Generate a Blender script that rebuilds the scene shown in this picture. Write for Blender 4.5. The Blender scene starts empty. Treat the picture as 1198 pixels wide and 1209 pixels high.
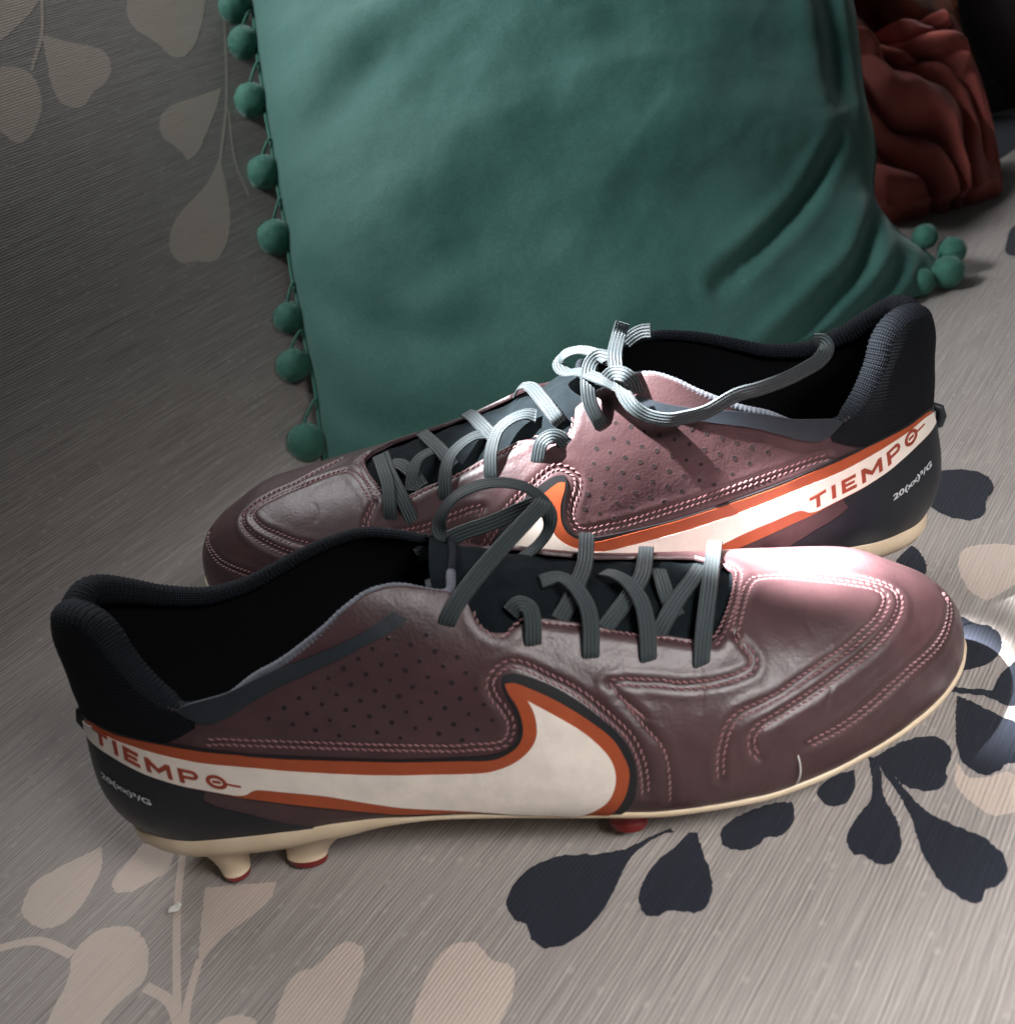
import bpy, bmesh, math, random
import numpy as np
from mathutils import Vector, Matrix, noise, kdtree, geometry
random.seed(7)
SC = bpy.context.scene
COL = SC.collection
MM = 0.001
R_ = math.radians

# ---------------------------------------------------------------- camera, world, lamps, exposure
cam = bpy.data.cameras.new("camera")
cam.sensor_fit = 'HORIZONTAL'; cam.sensor_width = 36.0; cam.lens = 36.0*1269.25/1198.0
cam.clip_start = 0.01; cam.clip_end = 50
cam.dof.use_dof = True; cam.dof.focus_distance = 0.40; cam.dof.aperture_fstop = 15
camo = bpy.data.objects.new("camera", cam); COL.objects.link(camo)
_rt = Vector((0.97019395, -0.12270691, -0.20896583)); _up = Vector((0.24232974, 0.4912707, 0.83661783)); _fw = Vector((0.0, 0.86232019, -0.50636339))
camo.matrix_world = Matrix(((_rt.x, _up.x, -_fw.x, 0.0), (_rt.y, _up.y, -_fw.y, -0.4420196), (_rt.z, _up.z, -_fw.z, 0.25955851), (0, 0, 0, 1)))
SC.camera = camo
SC.view_settings.view_transform = 'Standard'; SC.view_settings.look = 'None'; SC.view_settings.exposure = 0.0; SC.view_settings.gamma = 1.0

world = bpy.data.worlds.new("World"); SC.world = world; world.use_nodes = True
bg = world.node_tree.nodes["Background"]; bg.inputs[0].default_value = (0.80, 0.95, 1.0, 1); bg.inputs[1].default_value = 0.035

def aim(o, loc, target):
    o.location = loc
    o.rotation_euler = (Vector(target)-Vector(loc)).to_track_quat('-Z', 'Y').to_euler()
def area(name, loc, target, sx, sy, power, color):
    l = bpy.data.lights.new(name, 'AREA'); l.shape = 'RECTANGLE'; l.size = sx; l.size_y = sy; l.energy = power; l.color = color
    o = bpy.data.objects.new(name, l); COL.objects.link(o); aim(o, loc, target); return o
def spot(name, loc, target, angle, blend, power, color, radius):
    l = bpy.data.lights.new(name, 'SPOT'); l.spot_size = R_(angle); l.spot_blend = blend; l.energy = power; l.color = color; l.shadow_soft_size = radius
    o = bpy.data.objects.new(name, l); COL.objects.link(o); aim(o, loc, target); return o
# soft daylight from a window high behind the sofa back, fill lamps added to it, and the beam of sun that comes through it
area("window_light", (-0.55, 0.80, 1.00), (0.20, -0.20, 0.0), 0.8, 0.6, 17.0, (0.98, 0.98, 1.0))
area("back_fill", (0.12, 0.95, 0.88), (0.12, -0.20, 0.0), 0.9, 0.5, 4.5, (0.98, 0.98, 1.0))  # added fill split off from the window lamp, no second window there
_b = area("cushion_fill", (-0.70, -0.10, 0.95), (0.09, 0.23, 0.18), 0.30, 0.30, 0.52, (0.96, 0.98, 1.0)); _b.data.spread = R_(29)  # added fill lamp, narrow cone that brightens the middle of the cushion
_b = area("seat_fill", (0.42, -0.70, 0.60), (0.125, -0.30, 0.0), 0.3, 0.3, 0.70, (1.0, 0.97, 0.96)); _b.data.spread = R_(41)  # added fill lamp at front right, brightens the near seat
SUN_DIR = Vector((-0.48, 0.12, 0.86)).normalized()
for nm, at, ang, bl, pw in (("sun_beam", (0.040, -0.112, 0.085), 3.2, 0.7, 1600.0), ("sun_beam_toe", (0.080, -0.156, 0.068), 1.9, 1.0, 8500.0), ("sun_beam_heel", (0.133, -0.128, 0.096), 1.1, 0.9, 800.0), ("sun_glint", (0.141, -0.202, 0.0), 0.45, 0.8, 800.0)):
    spot(nm, Vector(at)+SUN_DIR*1.6, at, ang, bl, pw, (0.97, 0.98, 1.0), 0.012)

# ---------------------------------------------------------------- small helpers
def srgb(r, g, b):
    f = lambda c: (c/255/12.92) if c/255 <= 0.04045 else ((c/255+0.055)/1.055)**2.4
    return (f(r), f(g), f(b), 1)
def tag(o, label=None, cat=None, group=None, kind=None):
    if label: o["label"] = label
    if cat: o["category"] = cat
    if group: o["group"] = group
    if kind: o["kind"] = kind
    return o
def empty(name, mat=None):
    o = bpy.data.objects.new(name, None); o.empty_display_size = 0.02; COL.objects.link(o)
    if mat is not None: o.matrix_world = mat
    return o
def mesh(name, V, F, mat, parent=None, smooth=True, uv=None, flip=False):
    "V in millimetres in the parent's frame"
    V = np.asarray(V, float)*MM
    if flip: F = [tuple(reversed(f)) for f in F]
    me = bpy.data.meshes.new(name); me.from_pydata(V.tolist(), [], F); me.materials.append(mat)
    if uv is not None:
        l = me.uv_layers.new(name="map"); idx = np.empty(len(me.loops), int); me.loops.foreach_get("vertex_index", idx)
        l.data.foreach_set("uv", np.asarray(uv, float)[idx].ravel())
    if smooth: me.polygons.foreach_set("use_smooth", [True]*len(me.polygons))
    me.update()
    o = bpy.data.objects.new(name, me); COL.objects.link(o)
    if parent is not None: o.parent = parent
    return o
def gridfaces(n, m, closed_m=False, off=0):
    F = []
    for i in range(n-1):
        for j in range(m if closed_m else m-1):
            k = (j+1) % m
            F.append((off+i*m+j, off+(i+1)*m+j, off+(i+1)*m+k, off+i*m+k))
    return F
def catmull(P, step, closed=False):
    P = np.asarray(P, float); n = len(P); out = []
    rng = range(n if closed else n-1)
    for i in rng:
        p1, p2 = P[i], P[(i+1) % n]
        p0 = P[(i-1) % n] if (closed or i > 0) else 2*p1-p2
        p3 = P[(i+2) % n] if (closed or i < n-2) else 2*p2-p1
        k = max(2, int(np.linalg.norm((p2-p1)[:3])/step)+1)
        for t in np.arange(k)/k:
            out.append(0.5*(2*p1+(p2-p0)*t+(2*p0-5*p1+4*p2-p3)*t*t+(3*p1-p0-3*p2+p3)*t**3))
    if not closed: out.append(P[-1])
    return np.array(out)
def unit(a):
    a = np.asarray(a, float); return a/np.maximum(np.linalg.norm(a, axis=-1, keepdims=True), 1e-9)
def tube(P, r, seg=10, caps=True):
    P = np.asarray(P, float); n = len(P); r = np.broadcast_to(np.asarray(r, float), (n,))
    T = unit(np.gradient(P, axis=0)); N = np.cross(T[0], (0.3, 0.2, 0.93)); N = unit(N)
    V = []
    for i in range(n):
        N = unit(N-T[i]*(N@T[i])); B = np.cross(T[i], N)
        for k in range(seg):
            a = 2*math.pi*k/seg; V.append(P[i]+r[i]*(math.cos(a)*N+math.sin(a)*B))
    F = gridfaces(n, seg, True)
    if caps: F += [tuple(range(seg)), tuple(range((n-1)*seg, n*seg))[::-1]]
    return np.array(V), F
class MB:
    def __init__(s): s.V = []; s.F = []; s.n = 0
    def add(s, V, F):
        s.V.append(np.asarray(V, float)); s.F += [tuple(i+s.n for i in f) for f in F]; s.n += len(V)
    def build(s, name, mat, parent=None, **k): return mesh(name, np.concatenate(s.V), s.F, mat, parent, **k)
def chaikin(P, it=2, keep=55, closed=True):
    P = [np.asarray(p, float) for p in P]
    for _ in range(it):
        n = len(P); Q = []
        for i in range(n):
            a, b, c_ = P[i-1], P[i], P[(i+1) % n]
            u, v = b-a, c_-b
            ang = abs(math.degrees(math.atan2(u[0]*v[1]-u[1]*v[0], u@v)))
            if ang > keep: Q.append(b)
            else: Q += [b*0.75+a*0.25, b*0.75+c_*0.25]
        P = Q
    return np.array(P)
def fill(poly, cell):
    "triangulate a closed 2-D outline with interior points every cell"
    P = np.asarray(poly, float); Q = []
    for a, b in zip(P, np.roll(P, -1, 0)):
        k = max(1, int(np.linalg.norm(b-a)/(cell*0.9)+0.5))
        for t in range(k): Q.append(a+(b-a)*t/k)
    Q = np.array(Q); n = len(Q)
    lo, hi = Q.min(0), Q.max(0); pts = []
    gx = np.arange(lo[0], hi[0], cell); gy = np.arange(lo[1], hi[1], cell*0.87)
    A, B = Q, np.roll(Q, -1, 0)
    for j, y in enumerate(gy):
        m = ((A[:, 1] > y) != (B[:, 1] > y)); xs = np.sort(A[m, 0]+(y-A[m, 1])*(B[m, 0]-A[m, 0])/(B[m, 1]-A[m, 1]+1e-12))
        for k in range(0, len(xs)-1, 2):
            for x in gx+(cell/2 if j % 2 else 0):
                if xs[k]+cell*0.4 < x < xs[k+1]-cell*0.4: pts.append((x, y))
    al = [Vector(q) for q in Q]+[Vector(p) for p in pts]
    v, e, f, *_ = geometry.delaunay_2d_cdt(al, [(i, (i+1) % n) for i in range(n)], [], 1, 1e-4)
    return np.array([tuple(p) for p in v]), [tuple(t) for t in f]
def border(F):
    cnt = {}
    for f in F:
        for a, b in zip(f, f[1:]+f[:1]):
            if (b, a) in cnt: del cnt[(b, a)]
            else: cnt[(a, b)] = 1
    return list(cnt)

# ---------------------------------------------------------------- materials
def newmat(name):
    m = bpy.data.materials.new(name); m.use_nodes = True
    nt = m.node_tree; b = nt.nodes["Principled BSDF"]
    return m, nt, b
def node(nt, typ, **kw):
    n = nt.nodes.new(typ)
    for k, v in kw.items():
        if k.startswith("i_"): n.inputs[k[2:].replace("_", " ")].default_value = v
        else: setattr(n, k, v)
    return n
def coords(nt, out="Object", scale=(1, 1, 1), rot=(0, 0, 0)):
    tc = nt.nodes.new("ShaderNodeTexCoord"); mp = nt.nodes.new("ShaderNodeMapping")
    nt.links.new(tc.outputs[out], mp.inputs[0]); mp.inputs["Scale"].default_value = scale; mp.inputs["Rotation"].default_value = rot
    return mp.outputs[0]
def ramp(nt, src, stops):
    r = nt.nodes.new("ShaderNodeValToRGB"); nt.links.new(src, r.inputs[0]); e = r.color_ramp.elements
    e[0].position, e[0].color = stops[0]; e[1].position, e[1].color = stops[-1]
    for p, c in stops[1:-1]: x = e.new(p); x.color = c
    return r.outputs[0]
def mixc(nt, fac, a, b, mode='MIX'):
    m = nt.nodes.new("ShaderNodeMix"); m.data_type = 'RGBA'; m.blend_type = mode
    for s, v in ((0, fac), (6, a), (7, b)):
        if isinstance(v, (int, float, tuple)): m.inputs[s].default_value = v
        else: nt.links.new(v, m.inputs[s])
    return m.outputs[2]
def bump(nt, b, h, strength, dist, prev=None):
    n = nt.nodes.new("ShaderNodeBump"); n.inputs["Strength"].default_value = strength; n.inputs["Distance"].default_value = dist
    nt.links.new(h, n.inputs["Height"])
    if prev: nt.links.new(prev, n.inputs["Normal"])
    nt.links.new(n.outputs[0], b.inputs["Normal"]); return n.outputs[0]
def noisen(nt, vec, scale, detail=3, rough=0.55):
    n = nt.nodes.new("ShaderNodeTexNoise"); n.inputs["Scale"].default_value = scale; n.inputs["Detail"].default_value = detail; n.inputs["Roughness"].default_value = rough
    nt.links.new(vec, n.inputs["Vector"]); return n.outputs[0]

def leather(name, c1, c2, rough, metal, grain=0.12, coat=0.0, sheen=0.0):
    m, nt, b = newmat(name); v = coords(nt)
    n1 = noisen(nt, v, 60, 4); nt.links.new(ramp(nt, n1, [(0.3, c1), (0.7, c2)]), b.inputs["Base Color"])
    b.inputs["Sheen Weight"].default_value = sheen; b.inputs["Sheen Roughness"].default_value = 0.5; b.inputs["Sheen Tint"].default_value = (1, 0.9, 0.92, 1)
    b.inputs["Roughness"].default_value = rough; b.inputs["Metallic"].default_value = metal; b.inputs["Coat Weight"].default_value = coat; b.inputs["Coat Roughness"].default_value = 0.42
    vo = node(nt, "ShaderNodeTexVoronoi", i_Scale=900.0); nt.links.new(v, vo.inputs["Vector"])
    p = bump(nt, b, vo.outputs["Distance"], grain, 0.0004)
    bump(nt, b, noisen(nt, v, 180, 3), 0.25, 0.0006, p)
    r2 = noisen(nt, v, 40, 5); rr = node(nt, "ShaderNodeMapRange"); nt.links.new(r2, rr.inputs[0]); rr.inputs[3].default_value = rough-0.07; rr.inputs[4].default_value = rough+0.1
    nt.links.new(rr.outputs[0], b.inputs["Roughness"])
    return m
M_leather = leather("maroon_leather", srgb(62, 42, 44), srgb(76, 52, 54), 0.40, 0.0, coat=0.06, sheen=0.0)
M_counter = leather("navy_leather", srgb(15, 20, 28), srgb(20, 25, 33), 0.46, 0.0, 0.05)
M_trim = leather("charcoal_trim", srgb(30, 37, 44), srgb(38, 45, 52), 0.5, 0.0, 0.05)
def printed(name, c, rough=0.45, dirt=0.15):
    m, nt, b = newmat(name); v = coords(nt)
    n1 = noisen(nt, v, 120, 5, 0.7); dk = tuple(x*0.86 for x in c[:3])+(1,)
    nt.links.new(ramp(nt, n1, [(0.3, dk), (0.6, c)]), b.inputs["Base Color"]); b.inputs["Roughness"].default_value = rough
    bump(nt, b, noisen(nt, v, 700, 3), 0.08, 0.0004)
    return m
M_white = printed("cream_print", srgb(236, 224, 212))
M_orange = printed("orange_print", srgb(162, 74, 40))
M_black = printed("black_print", srgb(24, 24, 27), 0.5)
M_type = printed("rust_print", srgb(150, 62, 40), 0.5)
M_tiny = printed("pale_print", srgb(205, 208, 210), 0.5)
def knit(name, c1, c2, su, sv):
    m, nt, b = newmat(name); v = coords(nt, "UV")
    w1 = node(nt, "ShaderNodeTexWave", wave_type='BANDS', bands_direction='X', i_Scale=su, i_Distortion=0.6); nt.links.new(v, w1.inputs["Vector"])
    w2 = node(nt, "ShaderNodeTexWave", wave_type='BANDS', bands_direction='Y', i_Scale=sv, i_Distortion=0.6); nt.links.new(v, w2.inputs["Vector"])
    mx = node(nt, "ShaderNodeMath", operation='MULTIPLY'); nt.links.new(w1.outputs["Fac"], mx.inputs[0]); nt.links.new(w2.outputs["Fac"], mx.inputs[1])
    nt.links.new(ramp(nt, mx.outputs[0], [(0.05, c1), (0.55, c2)]), b.inputs["Base Color"])
    b.inputs["Roughness"].default_value = 0.85; b.inputs["Specular IOR Level"].default_value = 0.2
    bump(nt, b, mx.outputs[0], 0.6, 0.0005); return m
M_knit = knit("charcoal_knit", srgb(8, 11, 15), srgb(46, 52, 61), 0.38, 0.38)
M_panel = knit("navy_knit", srgb(6, 9, 13), srgb(17, 21, 28), 0.38, 0.38)
M_lining = knit("black_lining", srgb(4, 6, 9), srgb(12, 15, 20), 0.5, 0.5)
def cloth(name, c1, c2, scale, rough=0.8, sheen=0.3, bscale=2500, bs=0.3):
    m, nt, b = newmat(name); v = coords(nt)
    nt.links.new(ramp(nt, noisen(nt, v, scale, 4), [(0.3, c1), (0.7, c2)]), b.inputs["Base Color"])
    b.inputs["Roughness"].default_value = rough; b.inputs["Sheen Weight"].default_value = sheen
    bump(nt, b, noisen(nt, v, bscale, 2), bs, 0.0004); return m
def lacemat(name, c1, c2):
    m, nt, b = newmat(name); v = coords(nt, "UV")
    w1 = node(nt, "ShaderNodeTexWave", wave_type='BANDS', bands_direction='Y', i_Scale=0.29, i_Distortion=0.3); nt.links.new(v, w1.inputs["Vector"])
    vd = coords(nt, "UV", (1, 1, 1), (0, 0, 0.9)); w2 = node(nt, "ShaderNodeTexWave", wave_type='BANDS', bands_direction='X', i_Scale=0.62, i_Distortion=0.5); nt.links.new(vd, w2.inputs["Vector"])
    mx = node(nt, "ShaderNodeMath", operation='MULTIPLY_ADD'); nt.links.new(w2.outputs["Fac"], mx.inputs[0]); mx.inputs[1].default_value = 0.35; nt.links.new(w1.outputs["Fac"], mx.inputs[2])
    nt.links.new(ramp(nt, mx.outputs[0], [(0.12, c1), (0.75, c2)]), b.inputs["Base Color"]); b.inputs["Roughness"].default_value = 0.6; b.inputs["Sheen Weight"].default_value = 0.1
    bump(nt, b, mx.outputs[0], 0.5, 0.0005); return m
M_lace = lacemat("teal_grey_lace", srgb(25, 34, 37), srgb(47, 58, 61))
M_rib = cloth("grey_binding", srgb(80, 84, 94), srgb(104, 108, 118), 300, 0.7, 0.2)
M_tongue = cloth("black_tongue", srgb(13, 19, 22), srgb(22, 30, 34), 200, 0.85, 0.0)
M_tongue.node_tree.nodes["Principled BSDF"].inputs["Specular IOR Level"].default_value = 0.1
M_thread = cloth("mauve_thread", srgb(122, 80, 82), srgb(146, 100, 102), 500, 0.6, 0.3)
M_pale = cloth("white_thread", srgb(215, 212, 205), srgb(230, 228, 222), 500, 0.7, 0.2)
M_hole = cloth("hole_shadow", srgb(24, 14, 16), srgb(30, 18, 20), 200, 0.9, 0.0)
M_sole = leather("cream_plate", srgb(204, 182, 152), srgb(222, 202, 174), 0.38, 0.0, 0.03)
M_red = leather("red_plastic", srgb(120, 34, 34), srgb(138, 44, 40), 0.4, 0.0, 0.03)
M_pompom = None

# ---------------------------------------------------------------- boot last: S(u,v)
# stations from heel to toe (mm): x, lateral half width, medial half width, feather z, crown z, squareness
STN=[(0,0,0,25.5,132,4),(1.5,9.5,9.5,25.5,132,4),(6,17.5,17.5,25.5,132,4),(14,23.5,23,25.5,132,4),(25,28,27,25.5,132,4),
 (40,31,29.5,26,131,4),(60,32.5,30,26.5,128,3.8),(84,33.5,29,27,120,3.3),(108,36,29,26.5,108,2.8),(132,40,31,25.5,98,2.5),
 (156,44,37,24,89,2.3),(180,46.5,44,22,81.5,2.25),(202,46,47.5,21.5,76.5,2.25),(222,42.5,48.5,22.5,72.5,2.3),(240,36.5,47,24.5,69.5,2.3),
 (255,29.5,43.5,26.5,66.5,2.3),(267,21.5,37,28.5,60.5,2.25),(276,12.5,31.5,30,55,2.2),(282,3.5,26,31,49,2.15),(285.5,-5,20,31.8,42,2.1),(286.5,-12,12,33,34,2.1)]
HEELX=[(0,12),(20,10),(30,4.5),(45,1.5),(58,3),(70,5.0),(84,5.2),(95,4.6),(104,5.6),(112,8),(140,12)]   # back line of the heel counter: z -> x
def pchip(xs,ys):
    xs=np.asarray(xs,float);ys=np.asarray(ys,float);h=np.diff(xs);d=np.diff(ys)/h;m=np.zeros(len(xs))
    for i in range(1,len(xs)-1):
        if d[i-1]*d[i]>0:
            w1=2*h[i]+h[i-1];w2=h[i]+2*h[i-1];m[i]=(w1+w2)/(w1/d[i-1]+w2/d[i])
    m[0]=d[0];m[-1]=d[-1]
    def f(x):
        x=np.clip(np.asarray(x,float),xs[0],xs[-1]);i=np.clip(np.searchsorted(xs,x)-1,0,len(h)-1)
        t=(x-xs[i])/h[i]
        return ((1+2*t)*(1-t)**2)*ys[i]+t*(1-t)**2*h[i]*m[i]+t*t*(3-2*t)*ys[i+1]+t*t*(t-1)*h[i]*m[i+1]
    return f
_T=np.array(STN,float);_I=np.arange(len(STN))
_F=[pchip(_I,_T[:,k]) for k in range(6)]
_HX=pchip(*zip(*HEELX))
NU,NV=481,361
def _section(k):
    x,wl,wm,zb,zt,n=[float(f(k)) for f in _F]
    th=np.linspace(0,np.pi,721);c=np.cos(th);s=np.sin(th)
    yc=(wl-wm)/2;w=(wl+wm)/2
    h=np.abs(s)**(2/n);z=zb+(zt-zb)*h
    y=w*np.sign(c)*np.abs(c)**(2/n)
    # foot is inset at the feather edge, fullest a little above it
    hh=z-zb
    y=y*(1-0.10*np.exp(-hh/5.0)*(1+1.0*np.exp(-x/25.)))
    # ankle leans in
    lean=np.clip((z-60)/60,0,1)*np.clip((110-x)/60,0,1)
    y=y*(1-0.10*lean)
    yc2=yc*np.ones_like(z)
    # ridge leans to the medial side over the instep
    ridge=-2.0*np.clip((x-90)/60,0,1)*np.clip((280-x)/60,0,1)
    y=y+yc2+ridge*np.clip((z-zb)/(zt-zb+1e-6),0,1)**2
    X=x+_HX(z)*np.exp(-(x/38.0)**1.3)
    P=np.stack([X,y,z],1)
    L=np.concatenate([[0],np.cumsum(np.linalg.norm(np.diff(P,axis=0),axis=1))]);L/=max(L[-1],1e-9)
    v=np.linspace(0,1,NV)
    return np.stack([np.interp(v,L,P[:,a]) for a in range(3)],1)
GRID=np.array([_section(k) for k in np.linspace(0,len(STN)-1,NU)])   # NU,NV,3
def S(u,v):
    "u in 0..1 heel to toe, v in 0..1 lateral feather over the top to medial feather -> mm"
    u=np.clip(np.asarray(u,float),0,1)*(NU-1);v=np.clip(np.asarray(v,float),0,1)*(NV-1)
    i=np.minimum(u.astype(int),NU-2);j=np.minimum(v.astype(int),NV-2);a=(u-i)[...,None];b=(v-j)[...,None]
    return GRID[i,j]*(1-a)*(1-b)+GRID[i+1,j]*a*(1-b)+GRID[i,j+1]*(1-a)*b+GRID[i+1,j+1]*a*b
def SN(u,v):
    e=.012
    u=np.asarray(u,float);v=np.asarray(v,float)
    du=S(np.minimum(u+e,1),v)-S(np.maximum(u-e,0),v);dv=S(u,np.minimum(v+e,1))-S(u,np.maximum(v-e,0))
    n=np.cross(dv,du);l=np.linalg.norm(n,axis=-1,keepdims=True)
    return n/np.maximum(l,1e-9)

# prints on the cover in cloth coordinates (along the fold, across the fold), mm
DARK_LEAVES = [[[-290.0,-288.8],[-301.2,-285.4],[-314.5,-288.3],[-324.3,-289.4],[-332.5,-288.2],[-339.4,-284.9],[-342.0,-280.4],[-340.6,-274.7],[-336.5,-271.7],[-337.3,-267.6],[-335.3,-262.7],[-329.7,-259.4],[-321.8,-258.7],[-313.7,-261.9],[-308.0,-268.3],[-303.9,-277.4],[-298.1,-283.7],[-293.3,-285.8],[-285.2,-291.0],[-285.9,-292.9]],[[-284.5,-296.9],[-292.5,-296.3],[-299.2,-293.7],[-308.2,-294.0],[-315.1,-296.3],[-319.0,-300.6],[-318.6,-304.0],[-314.0,-306.0],[-312.7,-309.7],[-312.0,-313.6],[-308.6,-315.4],[-302.4,-314.2],[-295.6,-309.9],[-289.1,-303.8],[-283.4,-299.4]],[[-277.9,-305.2],[-283.8,-307.2],[-285.8,-311.1],[-284.4,-316.3],[-280.5,-318.9],[-277.1,-318.9],[-275.9,-322.7],[-270.3,-324.6],[-264.8,-323.8],[-260.3,-320.5],[-262.5,-315.5],[-269.1,-309.5]],[[-253.3,-325.0],[-257.4,-329.5],[-257.6,-333.8],[-253.4,-336.5],[-246.5,-336.1],[-240.5,-333.3],[-243.5,-328.6]],[[-233.2,-335.4],[-249.7,-342.8],[-255.3,-341.3],[-263.5,-340.1],[-270.3,-341.5],[-273.3,-345.0],[-272.2,-348.5],[-274.1,-351.1],[-273.0,-355.2],[-269.0,-356.5],[-262.3,-355.3],[-254.8,-351.2],[-248.8,-345.0],[-233.7,-339.5]],[[-233.8,-336.7],[-225.5,-341.1],[-219.6,-346.3],[-217.5,-352.7],[-221.8,-358.0],[-227.7,-359.0],[-231.1,-358.3],[-235.2,-360.5],[-240.6,-359.4],[-242.6,-354.7],[-242.0,-349.2],[-237.5,-342.9]],[[-235.1,-338.6],[-251.8,-354.6],[-260.7,-358.9],[-267.5,-363.5],[-273.6,-369.0],[-276.7,-374.6],[-277.4,-378.3],[-275.2,-381.2],[-270.9,-380.1],[-268.5,-383.5],[-263.1,-384.5],[-257.4,-381.9],[-253.3,-375.5],[-251.9,-366.5],[-249.3,-356.1],[-233.4,-340.1]],[[-197.5,-352.6],[-211.8,-355.9],[-223.2,-359.8],[-228.7,-363.9],[-230.4,-369.6],[-226.9,-373.2],[-222.5,-374.0],[-221.7,-378.3],[-214.9,-379.9],[-205.7,-376.5],[-203.1,-366.6],[-199.4,-358.8]],[[-194.4,-344.5],[-196.5,-346.6],[-195.3,-363.3],[-198.3,-367.4],[-197.6,-372.0],[-188.9,-374.0],[-178.4,-370.3],[-176.6,-365.4],[-183.8,-362.5],[-192.0,-362.2]],[[-155.7,-337.9],[-156.0,-341.9],[-159.5,-346.7],[-160.2,-354.4],[-166.6,-359.4],[-175.8,-360.1],[-181.9,-356.3],[-185.7,-350.1],[-186.2,-344.7]],[[-133.4,-309.4],[-119.0,-313.5],[-125.8,-321.0],[-136.3,-324.7],[-141.8,-319.6]],[[-75.0,-301.0],[-63.8,-307.1],[-59.9,-313.0],[-58.5,-320.8],[-63.2,-328.8],[-73.5,-333.4],[-81.9,-331.4],[-90.8,-334.5],[-97.5,-332.2],[-98.6,-326.1],[-96.3,-318.9],[-92.4,-313.2],[-85.8,-304.4]],[[422.2,-189.3],[468.4,-182.3],[491.5,-185.0],[496.9,-196.7],[489.6,-211.4],[459.4,-226.6],[414.9,-232.8],[369.0,-224.2],[344.0,-219.0],[371.1,-208.0]],[[191.7,-271.6],[210.3,-268.6],[234.8,-264.4],[247.3,-268.0],[234.5,-277.5],[187.5,-288.2],[185.1,-280.3]]]
PALE_LEAVES = [[[-127.8,298.0],[-99.8,291.0],[-109.9,284.9],[-125.3,278.7],[-139.2,274.0],[-144.7,275.6]],[[-114.9,271.5],[-104.8,263.4],[-92.7,257.2],[-87.5,250.4],[-92.5,241.0],[-102.6,235.2],[-110.9,234.3],[-121.5,228.0],[-129.1,230.1],[-132.6,236.1],[-128.6,246.9]],[[-154.0,263.3],[-142.5,260.6],[-135.7,256.0],[-135.8,245.7],[-142.9,234.3],[-157.1,223.8],[-166.7,221.3],[-169.8,225.0],[-171.0,232.1],[-174.2,236.5]],[[-50.3,280.4],[-62.2,266.9],[-62.5,257.8],[-54.6,247.2],[-54.0,237.7],[-45.4,235.1],[-32.5,239.9],[-17.5,251.1],[0.1,267.8]],[[-35.9,212.1],[-53.7,212.1],[-76.5,213.0],[-88.2,206.8],[-92.6,197.3],[-87.4,189.9],[-87.1,181.4],[-78.4,182.9],[-64.8,191.2],[-45.4,203.6]],[[-68.4,175.4],[-87.9,163.9],[-111.5,158.5],[-126.5,150.2],[-133.6,140.5],[-131.4,132.2],[-122.3,130.8],[-114.3,125.3],[-102.8,128.7],[-90.5,138.5],[-79.7,153.0],[-69.2,171.8]],[[-406.3,-106.6],[-397.5,-100.8],[-387.0,-106.3],[-376.3,-111.9],[-379.9,-119.5],[-392.8,-127.4],[-402.9,-129.5],[-408.6,-123.1],[-408.8,-113.2]],[[-367.9,-125.9],[-375.1,-127.9],[-382.8,-128.3],[-387.3,-133.2],[-384.8,-140.6],[-377.8,-143.3],[-372.7,-146.2],[-363.7,-139.8]],[[-410.4,-142.8],[-402.6,-141.2],[-395.9,-146.0],[-393.0,-155.8],[-396.8,-167.3],[-404.2,-175.6],[-411.5,-173.5],[-419.3,-173.3],[-427.0,-175.5],[-434.7,-160.5],[-424.4,-154.0],[-415.3,-149.9]],[[-371.5,-164.9],[-365.7,-175.5],[-359.4,-187.2],[-364.9,-190.9],[-374.5,-189.0],[-382.7,-186.0],[-390.6,-186.9],[-393.6,-187.4],[-384.8,-178.2]],[[-402.4,-226.1],[-387.7,-218.1],[-380.8,-216.5],[-376.8,-221.6],[-367.8,-222.0],[-364.3,-225.9],[-365.3,-232.0],[-372.4,-236.6],[-387.1,-241.6],[-393.8,-242.9]],[[-383.7,-262.4],[-368.9,-255.7],[-356.7,-253.0],[-350.2,-256.0],[-348.2,-262.4],[-352.2,-268.4],[-349.6,-273.7],[-352.0,-277.9],[-358.7,-281.8],[-373.0,-283.3]],[[-408.0,-207.0],[-404.0,-206.2],[-399.8,-208.9],[-397.3,-213.7],[-398.1,-219.9],[-402.6,-222.9]],[[-116.5,-332.0],[-112.0,-340.2],[-110.1,-349.6],[-117.1,-355.4],[-133.2,-357.2],[-142.2,-351.8],[-146.7,-349.0],[-143.5,-342.4],[-132.9,-335.5],[-124.2,-332.6]],[[-226.9,-360.8],[-232.3,-364.9],[-231.3,-369.8],[-226.1,-374.9],[-226.9,-380.1],[-233.0,-384.0],[-241.8,-380.9],[-245.0,-375.8],[-242.7,-370.3],[-236.5,-362.2]]]
STEMS = [[[[-99.8,291.0],[-114.4,272.2],[-133.6,255.4]],0.9],[[[10.2,263.3],[-34.9,207.9],[-69.1,173.7]],0.9],[[[-40.5,200.1],[-59.0,171.9],[-66.8,149.8]],0.7],[[[-420.7,-113.9],[-411.9,-125.6],[-409.6,-142.8]],1.6],[[[-406.0,-176.8],[-406.0,-189.1],[-413.1,-202.6]],1.6],[[[-364.0,-143.7],[-380.5,-161.4],[-410.1,-197.1],[-413.5,-201.8]],1.3],[[[-391.2,-185.6],[-403.0,-193.5],[-412.0,-201.9]],1.3]]
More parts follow.
